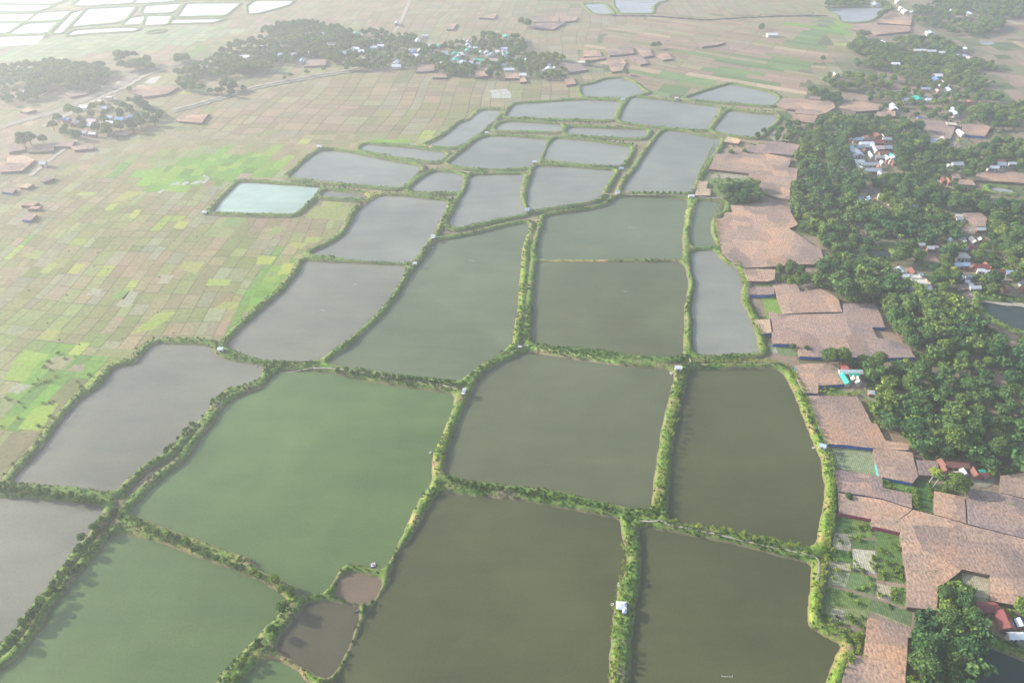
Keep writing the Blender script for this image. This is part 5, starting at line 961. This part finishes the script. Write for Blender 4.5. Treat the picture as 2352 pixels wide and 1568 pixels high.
# ---------------------------------------------------------------- woods and groves
GA = np.array([(h[0], h[1], h[2]) for h in hpos])
def near_house(x, y, m):
    d = np.hypot(GA[:, 0]-x, GA[:, 1]-y)-GA[:, 2]
    if (d < m).any(): return True
    dx = np.abs(GA[:, 0]-x); dy = GA[:, 1]-y                 # keep the view side of a house clear
    return bool(((dx < GA[:, 2]+2.0) & (dy > 0) & (dy < 8.0)).any())
GB = [(min(p[0] for p in w), max(p[0] for p in w), min(p[1] for p in w), max(p[1] for p in w), w) for w in GW]
def over_garden(x, y, m=2.0):
    for x0, x1, y0, y1, w in GB:
        if x0-m < x < x1+m and y0-m < y < y1+m:
            px = np.array([x, x+m, x-m, x, x]); py = np.array([y, y, y, y+m, y-m])
            if inpoly(px, py, w).any(): return True
    return False
GROVES = [
 ('bamboo','the main bamboo forest',[(1880,605),(1930,582),(1990,592),(2050,612),(2085,662),(2140,682),(2200,672),(2250,730),(2290,770),(2600,790),(2600,1090),(2290,1112),(2200,1090),(2130,1050),(2098,1022),(2060,985),(2020,955),(2000,930),(2000,880),(2000,850),(2050,835),(2110,825),(2095,790),(2060,760),(2050,720),(2010,690),(1940,690),(1930,668),(1870,648)],.68,5.6),
 ('bamboo','the bamboo grove left of the courtyard village',[(1835,345),(1880,322),(1945,318),(1950,345),(1952,375),(1965,400),(1985,425),(1960,452),(2000,458),(2050,452),(2150,472),(2200,500),(2212,535),(2160,545),(2110,545),(2060,535),(2000,548),(1990,572),(1950,572),(1895,562),(1882,545),(1845,525),(1825,500),(1818,470),(1822,445),(1832,400)],.75,6.2),
 ('broad','the trees behind the small shade roof',[(1665,432),(1695,420),(1740,425),(1765,448),(1762,470),(1700,466),(1668,455)],.3,5.2),
 ('broad','the round clump in front of the pink roofs',[(1782,602),(1850,606),(1858,642),(1800,650),(1784,640)],.2,5.0),
 ('broad','the trees beside the green roofed shed',[(1903,800),(1950,790),(2000,800),(2030,830),(1995,850),(1950,845),(1912,832)],.2,5.2),
 ('broad','the forest floor edge below the farmstead',[(2150,1125),(2200,1098),(2245,1100),(2300,1100),(2300,1128),(2230,1130),(2160,1142)],.1,5.0),
 ('broad','the big trees at the bottom right',[(2160,1345),(2200,1335),(2255,1350),(2262,1400),(2255,1450),(2262,1500),(2250,1600),(2085,1600),(2092,1530),(2100,1480),(2122,1440),(2112,1418),(2150,1400)],.45,4.6),
 ('broad','the trees at the bottom right corner',[(2290,1378),(2600,1372),(2600,1425),(2315,1420)],.1,5.0),
 ('bamboo','the bamboo left of the village',[(1795,287),(1830,268),(1864,286),(1868,318),(1800,326),(1772,318)],.6,6.5),
 ('bamboo','the bamboo behind the courtyard village',[(1872,272),(1900,260),(1945,264),(2000,260),(2080,268),(2122,300),(2130,322),(2085,338),(2060,322),(2030,308),(1980,302),(1955,312),(1900,336),(1868,318)],.5,6.5),
 ('broad','the trees around the grey building',[(2050,332),(2100,312),(2160,332),(2205,345),(2290,320),(2600,312),(2600,372),(2290,385),(2240,398),(2180,386),(2120,396),(2062,382)],.35,6.6),
 ('broad','the trees right of the courtyard village',[(2000,404),(2060,398),(2150,402),(2190,416),(2240,430),(2268,440),(2270,462),(2600,462),(2600,498),(2290,494),(2260,484),(2200,470),(2150,462),(2080,456),(2040,446),(2000,432)],.45,6.6),
 ('broad','the trees between the two right villages',[(2275,505),(2310,492),(2600,512),(2600,592),(2290,590),(2235,600),(2190,602),(2150,582),(2105,590),(2062,588),(2062,562),(2105,547),(2180,552),(2250,545)],.25,6.0),
 ('broad','the trees beside the cream roofs',[(2155,602),(2200,612),(2200,652),(2160,656),(2140,640)],.1,5.5),
 ('broad','the trees of the village by the dark pond',[(2200,600),(2600,592),(2600,700),(2330,690),(2260,680),(2210,640)],.1,7.5),
 ('broad','the dark trees on the far right slope',[(2100,12),(2250,-20),(2600,-20),(2600,20),(2305,35),(2300,60),(2230,78),(2165,72),(2112,54),(2096,40)],.2,8.5),
 ('broad','the trees behind the far lake',[(1900,-10),(2030,0),(2045,16),(1900,16)],.1,9),
 ('broad','the tree belt below the far pink roofs',[(1980,74),(2030,87),(2140,82),(2190,100),(2200,122),(2130,136),(2020,140),(1970,130),(1938,122),(1950,106)],.2,7.5),
 ('broad','the upper right tree belt',[(1968,134),(2050,118),(2180,108),(2222,128),(2290,146),(2290,182),(2240,196),(2180,182),(2080,172),(2040,152),(1970,144)],.3,7.2),
 ('broad','the long right tree belt',[(1870,184),(1900,168),(1950,164),(2010,168),(2080,178),(2180,186),(2290,202),(2312,232),(2600,248),(2600,282),(2300,286),(2240,276),(2180,270),(2105,262),(2070,240),(2010,236),(1982,226),(1982,212),(2000,202),(1900,192),(1866,202)],.4,7.2),
 ('broad','the round trees above the pink roofs',[(1862,198),(1885,208),(1928,216),(1934,238),(1914,236),(1898,226),(1866,220)],.1,6.6),
 ('broad','the far left wood',[(-60,148),(60,142),(120,137),(230,142),(252,166),(242,190),(200,210),(140,216),(90,228),(-60,234)],.1,8.0),
 ('broad','the far left tree row',[(265,130),(290,118),(340,128),(350,150),(272,155)],.0,8.5), ('broad','the lone far tree clump',[(392,115),(420,108),(430,130),(400,138)],.0,7.0),
 ('broad','the long far tree belt',[(560,78),(600,62),(690,46),(770,52),(790,72),(880,66),(955,76),(965,96),(1000,120),(1060,135),(1000,148),(900,150),(760,150),(640,150),(590,156),(500,170),(480,161),(452,170),(440,200),(402,191),(370,180),(400,161),(450,145),(520,112)],.1,8.4),
 ('broad','the far village trees',[(960,100),(1060,92),(1120,74),(1200,82),(1210,102),(1190,120),(1290,124),(1335,132),(1295,170),(1200,172),(1120,168),(1000,160)],.1,8.6),
 ('broad','the left hamlet trees',[(122,262),(200,237),(240,232),(310,224),(345,236),(370,250),(360,274),(300,290),(250,300),(180,308),(108,286)],.1,7.6),
 ('broad','the small left copse',[(52,322),(70,312),(115,316),(110,332),(60,336)],.0,6.5),
 ('broad','the trees near the raised farm road',[(480,205),(505,210),(530,215),(560,195),(520,180),(490,195)],.0,15),
]
TREES = []
for kind, nm, poly, mixf, sp in GROVES:
    w = GL(poly, 5.5); xs = [p[0] for p in w]; ys = [p[1] for p in w]; A = (max(xs)-min(xs))*(max(ys)-min(ys)); pts = []
    cell = {}; sp = sp*(.68 if min(ys) > 560 else 1.16 if kind == 'bamboo' else 1.0)
    for _ in range(int(A/(sp*sp)*9)+30):
        x = rnd.uniform(min(xs), max(xs)); y = rnd.uniform(min(ys), max(ys))
        s = sp*(.72+.5*float(vnoise(x, y, 25, 9))); gx, gy = int(x//10), int(y//10)
        if any((x-a)**2+(y-b)**2 < s*s for i in (-1, 0, 1) for j in (-1, 0, 1) for a, b in cell.get((gx+i, gy+j), ())): continue
        if not inpoly(np.array([x]), np.array([y]), w)[0]: continue
        if near_house(x, y, 2.4) or over_garden(x, y, 2.2): continue
        if float(pond_dist(np.array([x]), np.array([y]))[0]) < 2.5: continue
        if y > 560 and float(vnoise(x, y, 22, 41)) < .27: continue
        if kind == 'broad' and 300 < y <= 900 and x > 100 and float(vnoise(x, y, 17, 47)) < .30: continue
        if y < 480 and 'big trees' not in nm and float(vnoise(x, y, 14, 43)) < .14: continue
        cell.setdefault((gx, gy), []).append((x, y))
        big = float(vnoise(x, y, 30, 4))
        k = kind if rnd.random() < (.82 if kind == 'bamboo' else 1.0) else 'broad'
        if kind == 'broad' and rnd.random() < mixf*.6: k = 'bamboo'
        sc_ = (.62+.7*big)*rnd.uniform(.78, 1.2)*(1.1 if kind == 'bamboo' else 1.0)*(.95 if y < 520 else .82)
        TREES.append((k, x, y, sc_, nm))
for u, v in [(2095,1010),(2150,1035+45),(2285,500),(2258,500+60),(2168,715-95),(2320,566),(2195,610),(2190,640),(2070,570),(2240,634),(2245,672),(2260,636),(2073,535),(2160,1088),(2205,320),(2110,430)]:
    x, y = G(u, v, 7.5)
    if not near_house(x, y, -1.0): TREES.append(('palm', x, y, rnd.uniform(.8, 1.05), 'palms'))
# isolated trees on the plain and along the raised road
for u, v, s in [(2133,447-2,.9),(2322,272,.9),(462,208-2,1),(500,212,.8),(530,206,.9),(653,178,.5),(668,172,.5),(704,166,.6),(743,158,.6),(795,157,.5),(297,205,.6),(1212,60,1.2),(1197,55,1.1),(1750,62,.8),(1747,66,.7),(1890,136-0,.7),(1436,165,.7),(1440,168,.6),(1350,145,.7),
                (1512,105,.8),(1500,107,.8),(1680,348,.5),(1710,345,.5),(1755,300,.6),(1740,310,.6),(2040,30,1.3),(2030,34,1.1),(2020,38,1),(1855,795,.35),(1822,792,.4),(1952,1090+45,.35)]:
    x, y = G(u, v, 3); TREES.append(('broad', x, y, s, 'lone trees'))
IND = []
cnt = {'broad': 0, 'bamboo': 0, 'palm': 0}; rest = []
TREES.sort(key=lambda t: (not 0 <= P(t[1], t[2], 6)[0] <= 2352 or P(t[1], t[2], 6)[1] > 1600, t[1]**2+t[2]**2))
DES = {'broad': 'dark green leafy tree in ', 'bamboo': 'feathery arching bamboo clump in '}
for k, x, y, s, nm in TREES:
    lim = {'broad': 300, 'bamboo': 300, 'palm': 99}[k]
    if cnt[k] >= lim or (not -20 <= P(x, y, 6)[0] <= 2372 and k != 'palm'): rest.append((k, x, y, 0, s)); continue
    cnt[k] += 1; IND.append((k, x, y, s, nm))
rows = {}
for t in IND: rows.setdefault((t[4], t[0]), []).append(t)
LABT = {}
for (nm, k), L in rows.items():
    ys = sorted(t[2] for t in L); y0 = ys[0]; rr = {}
    for t in L: rr.setdefault(int((t[2]-y0)//7), []).append(t)
    for ri, key in enumerate(sorted(rr)):
        Q = sorted(rr[key], key=lambda t: t[1])
        for qi, t in enumerate(Q):
            LABT[t] = f'{ordw(qi+1)} from left in {ordw(ri+1)} row' if len(L) > 1 else 'standing alone'
for k, x, y, s, nm in IND:
    wd = {'broad': 'dark leafy tree', 'bamboo': 'feathery bamboo clump', 'palm': 'coconut palm'}[k]; pos = LABT[(k, x, y, s, nm)]
    if nm == 'palms': lab, gr = f'coconut palm rising from the village trees, {pos} of palms', 'coconut palms among the village trees'
    elif nm == 'lone trees': lab, gr = f'single tree out in the open fields, {pos} of single trees', 'scattered single trees'
    else: lab = f'{wd}, {pos}, {nm[4:] if nm.startswith("the ") else nm}'; gr = ('trees in ' if k == 'broad' else 'bamboo clumps in ')+nm
    if len(lab.replace('-', ' ').split()) > 16: lab = lab.replace('dark leafy tree', 'tree').replace('feathery bamboo clump', 'bamboo')
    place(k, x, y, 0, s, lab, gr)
print('TREES', len(TREES), cnt, len(rest))
stuff('woodland', rest, {'broad': 'hazy distant tree belts around the far villages', 'bamboo': 'distant bamboo reading as one mass'}, 'woodland', .4)
# leafy undergrowth below the woods
UND = []
for kind, nm, poly, mixf, sp in GROVES:
    w = GL(poly, 1.5); xs = [p[0] for p in w]; ys = [p[1] for p in w]; A = (max(xs)-min(xs))*(max(ys)-min(ys))
    if min(ys) > 480: continue
    for _ in range(int(A/14)):
        x = rnd.uniform(min(xs), max(xs)); y = rnd.uniform(min(ys), max(ys))
        if inpoly(np.array([x]), np.array([y]), w)[0] and not near_house(x, y, .6) and not over_garden(x, y, .8): UND.append(('bush', x, y, 0, rnd.uniform(1.2, 2.2)))
stuff('undergrowth', UND, 'low green undergrowth beneath the village trees', 'undergrowth', matkind='small')

# ---------------------------------------------------------------- rows of small trees on the banks
LINES = [([(15,1490),(80,1412),(130,1342),(185,1262),(230,1200),(262,1165)],1.9,2.2,1.0,'the thick tree row on the lower left bank'),([(-10,1122),(60,1124),(125,1134),(200,1146),(258,1156)],1.7,1.6,.85,'the dense tree row below the left grey pond'),
 ([(272,1146),(310,1092),(370,1050),(430,985),(480,928),(512,902)],2.0,1.3,.75,'the tree row on the left of the double bank'),([(300,1192),(345,1222),(400,1238),(455,1264),(510,1288),(560,1308),(620,1332),(672,1360)],3.2,1.0,.95,'the scattered trees above the lower green pond'),
 ([(664,1390),(640,1430),(605,1460),(560,1515),(520,1568)],2.2,1.4,1.0,'the trees left of the dark brown pond'),([(735,846),(800,854),(900,866),(1000,876),(1062,880)],2.3,.9,.72,'the tree row above the big green pond'),
 ([(1022,1098),(1100,1116),(1200,1128),(1300,1144),(1400,1166)],1.7,1.0,.62,'the shrubby trees below the khaki pond'),([(0,1090),(60,1040),(120,975),(180,905),(240,860),(310,800),(350,776),(480,775)],3.4,1.4,.42,'the outer bank of the left grey pond'),
 ([(505,785),(560,748),(620,695),(655,665),(690,612)],3.6,1.2,.42,'the outer bank of the upper left pond'),([(700,598),(760,602)],4.5,.4,.6,'the thin cross bank'),
 ([(1182,772),(1190,700),(1196,620),(1206,560),(1216,515)],4.6,1.0,.4,'the left ridge of the double bank'),([(1062,880),(1090,850),(1130,825),(1165,795)],4.0,.8,.45,'the curved bank right of the grey green pond'),
 ([(740,344),(800,350),(900,368),(970,384)],3.4,.6,.5,'the far left pond bank'),([(1150,270),(1250,274),(1350,278),(1410,279)],3.4,.6,.55,'the far cross bank'),([(1300,308),(1400,322),(1465,332)],3.6,.6,.6,'the second far cross bank'),
 ([(660,416),(760,428),(860,440),(930,438)],3.6,.7,.5,'the bank above the milky pond'),([(1100,344),(1050,364),(1000,386),(945,428)],4.0,.8,.45,'the long diagonal far bank'),([(1660,243),(1720,250),(1780,256)],3.4,.6,.5,'the far right cross bank'),
 ([(1250,372),(1340,384),(1420,392)],4.0,.5,.45,'the bank below the far square pond'),([(1040,452),(1020,500),(1005,540)],3.0,1.0,.6,'the bank above the white hut')]
SM = []
for pts, st, spr, s, nm in LINES:
    W = [Vector((*G(u, v, 2.2), 0)) for u, v in pts]
    for a, b in zip(W[:-1], W[1:]):
        L = (b-a).length; t = rnd.uniform(0, st)
        while t < L:
            p = a.lerp(b, t/L); x = p.x+rnd.gauss(0, spr*.45); y = p.y+rnd.gauss(0, spr*.45); SM.append((x, y, s*rnd.uniform(.5, 1.05), nm)); t += st*rnd.uniform(.5, 1.5)
for k in (1115, 1220, 1287, 1335, 1390, 1448, 1494, 1550):
    x, y = G(1176+k/4, 444, 2.2); SM.append((x, y, .62, 'the row of round trees on the straight path'))
d = pond_dist(np.array([a[0] for a in SM]), np.array([a[1] for a in SM]))
SM = [a for a, dd in zip(SM, d) if dd > .5]; NN = {}
for a in sorted(SM): NN.setdefault(a[3], []).append(a)
NUM = {a: i+1 for L in NN.values() for i, a in enumerate(L)}; SM.sort(key=lambda a: a[0]**2+a[1]**2); srest = []
for i, (x, y, s, nm) in enumerate(SM):
    if i >= 296 and 'round trees' not in nm: srest.append(('small', x, y, hz(x, y)-.1, s)); continue
    place('small', x, y, hz(x, y)-.1, s, f'bushy tree, {ordw(NUM[(x, y, s, nm)])} from the left of {nm[4:]}', nm)
stuff('bank_shrubs', srest, 'small distant shrubs lining the far pond banks', 'shrubs', .5)
print('SM', len(SM))

# ---------------------------------------------------------------- weeds and grass tufts on the banks
N1 = 460000
bx = nrs.uniform(-330, 330, N1); by = nrs.uniform(70, 640, N1); acc = nrs.uniform(0, 1, N1) < np.clip(1.25-by/560, .22, 1)
bx = bx[acc]; by = by[acc]; d = pond_dist(bx, by); k = (d > .6) & (d < 5.6); bx = bx[k]; by = by[k]; bz = hza(bx, by)
nn = vnoise(bx, by, 9, 21); k = (bz > .25) & (nrs.uniform(0, 1, len(bx)) < .30+1.0*nn**1.5); bx = bx[k]; by = by[k]; bz = bz[k]; nn = nn[k]
it = [('bush', x, y, z-.12, rnd.uniform(.18, .42)*(1+.8*n*n)) for x, y, z, n in zip(bx, by, bz, nn)]
print('WEEDS', len(it))
for key in range(0, 6): pass
def bulk(name, items, lab, cat, mat, q):
    protos = [crown('bush', 900+i, q) for i in range(6)]; VV = []; FF = []; CC = []; n = 0; A = np.array([i[1:] for i in items]); pk = nrs.randint(0, 6, len(A)); an = nrs.uniform(0, 6.283, len(A)); tn = nrs.normal(0, .16, len(A))+(vnoise(A[:, 0], A[:, 1], 14, 31)-.5)*.85
    for i in range(6):
        V, F, c = protos[i]; I = np.nonzero(pk == i)[0]; ca = np.cos(an[I])[:, None]; sa = np.sin(an[I])[:, None]; s = A[I, 3][:, None]
        W = np.stack([(V[:, 0]*ca-V[:, 1]*sa)*s+A[I, 0][:, None], (V[:, 0]*sa+V[:, 1]*ca)*s+A[I, 1][:, None], V[:, 2]*s+A[I, 2][:, None]], -1)
        VV.append(W.reshape(-1, 3)); FF.append((F[None]+(np.arange(len(I))*len(V))[:, None, None]).reshape(-1, 4)+n); n += len(I)*len(V)
        CC.append(np.clip(c[None]+tn[I][:, None, None], 0, 1).reshape(-1, 3))
    tag(link(name, npmesh(name, np.concatenate(VV), np.concatenate(FF), mat, np.concatenate(CC))), lab, cat, kind='stuff')
bulk('bank_weeds', it, 'dense green weeds, grass tufts and creepers covering the pond banks', 'weeds', M['weed'], .35)

# taller cane and banana like plants along the right bank
CN = []
for pts, st, spr in [([(1820,850),(1850,905),(1868,960),(1892,1015),(1908,1060),(1912,1110),(1912,1170),(1902,1230),(1894,1290),(1880,1350),(1872,1410)],.9,1.2),([(1580,828),(1680,830),(1760,828),(1820,842)],1.1,1.2),([(1880,1430),(1930,1455),(1975,1460),(1960,1500),(1930,1540)],.7,2.2),
    ([(1560,870),(1550,960),(1525,1040),(1515,1120),(1505,1180)],1.3,1.4),([(1885,903),(1940,905),(1985,900)],.8,1.6),([(2100,1125),(2098,1160)],.8,1.0),([(1440,1210),(1434,1300),(1420,1400),(1412,1500),(1408,1568)],1.2,1.2),([(1990,915),(2010,950),(2020,985)],.9,1.2),([(1660,460),(1640,500),(1650,560),(1690,600),(1712,660),(1715,700),(1745,770)],1.5,1.0),
    ([(1500,1190),(1600,1210),(1700,1230),(1850,1262)],1.6,1.6),([(1640,330),(1610,390),(1595,440)],1.6,.8),([(2035,1100),(2040,1118),(2090,1124)],1.0,1.2)]:
    W = [Vector((*G(u, v, 1.2), 0)) for u, v in pts]
    for a, b in zip(W[:-1], W[1:]):
        L = (b-a).length; t = 0
        while t < L: p = a.lerp(b, t/L); CN.append((p.x+rnd.gauss(0, spr*.5), p.y+rnd.gauss(0, spr*.5))); t += st*rnd.uniform(.4, 1.4)
rs = np.random.RandomState(77); VV = []; FF = []; CC = []; n = 0
for x, y in CN:
    z = hz(x, y); m = 12; hgt = rs.uniform(1.1, 2.3); tone = rs.normal()*.12
    for j in range(m):
        a = rs.uniform(0, 6.283); L = rs.uniform(.6, 1.1); w = rs.uniform(.07, .16); b0 = hgt*rs.uniform(.3, .9); ca, sa = math.cos(a), math.sin(a)
        p = [(0, b0), (L*.5, b0+L*.45), (L, b0+L*.05)]
        V = []
        for k, (r, h) in enumerate(p): ww = w*(1.0, 1.1, .25)[k]; V += [(x+r*ca-ww*sa, y+r*sa+ww*ca, z+h), (x+r*ca+ww*sa, y+r*sa-ww*ca, z+h)]
        VV.append(np.array(V)); FF.append(np.array([[0, 1, 3, 2], [2, 3, 5, 4]])+n); n += 6; CC += [np.clip(.55+tone+rs.normal()*.15, 0, 1)]*2
CC = np.array(CC); me = npmesh('tall_bank_plants', np.concatenate(VV), np.concatenate(FF), M['weed'], np.stack([CC, CC, CC], 1)); tag(link('tall_bank_plants', me), 'tall light green cane and maize like plants along the right banks', 'plants', kind='stuff')
# sparse bushes on the yards, field rims and grassy plots
BU = []
for poly, dens in [([(2060,1180),(2000,1200),(2000,1330),(2080,1330)],.09),([(1880,1190),(1990,1190),(2080,1240),(2080,1390),(1900,1400),(1890,1300)],.10),([(1840,895),(1990,905),(1990,880),(1890,890)],.2),([(1620,395),(1740,420),(1760,440),(1650,440)],.12),([(2100,1100),(2160,1100),(2150,1190),(2098,1180)],.10),
    ([(1890,1395),(1990,1420),(1990,1500),(1930,1490),(1880,1440)],.2),([(2250,1440),(2352,1440),(2352,1500),(2260,1480)],.15),([(1780,330),(1880,300),(1960,230),(2300,240),(2400,420),(2400,700),(2240,700),(2100,600),(1900,600),(1840,470)],.045),([(80,810),(230,815),(240,850),(100,980),(0,1000),(0,940)],.02),([(1600,320),(1720,330),(1780,330),(1640,352),(1620,390)],.10)]:
    w = GL(poly); xs = [p[0] for p in w]; ys = [p[1] for p in w]; A = (max(xs)-min(xs))*(max(ys)-min(ys)); m = int(A*dens); x = nrs.uniform(min(xs), max(xs), m); y = nrs.uniform(min(ys), max(ys), m); k = inpoly(x, y, w) & (pond_dist(x, y) > .5)
    for a, b in zip(x[k], y[k]):
        if not near_house(a, b, .3) and not over_garden(a, b, .3): BU.append(('bush', a, b, 0.0, rnd.uniform(.35, 1.1)))
bulk('low_bushes', BU, 'scattered low bushes in yards, plots and field rims', 'bushes', M['shrub'], .6)
# straw heaps and stooks dotted on the plain
m = MB()
for _ in range(90):
    u = rnd.uniform(60, 1000); v = rnd.uniform(300, 800)
    if zone(u, v) not in ('plain', 'near', 'up'): continue
    x, y = G(u, v)
    if float(pond_dist(np.array([x]), np.array([y]))[0]) < 8: continue
    r_ = rnd.uniform(.3, .6); n = 6
    m.add([(x+r_*math.cos(k), y+r_*math.sin(k), 0) for k in range(n)]+[(x, y, r_*1.1)], [(k, (k+1) % n, n) for k in range(n)])
tag(m.build('straw_heaps', M['bark']), 'tiny dark heaps dotted over the rice plain', 'heaps', kind='stuff')

# ---------------------------------------------------------------- haze
mb = MB(); mb.box(-9100, 9100, -3100, 14100, -1.2, 215)
hm = bpy.data.materials.new('haze_air'); hm.use_nodes = True; nt = hm.node_tree; nt.nodes.clear(); o = nt.nodes.new('ShaderNodeOutputMaterial'); pv = nt.nodes.new('ShaderNodeVolumePrincipled')
pv.inputs['Color'].default_value = (.91, .93, 1.0, 1); pv.inputs['Density'].default_value = HAZE; pv.inputs['Anisotropy'].default_value = .42; nt.links.new(pv.outputs[0], o.inputs['Volume'])
tag(mb.build('haze', hm), 'pale morning haze lying over the whole plain', 'haze', kind='stuff')
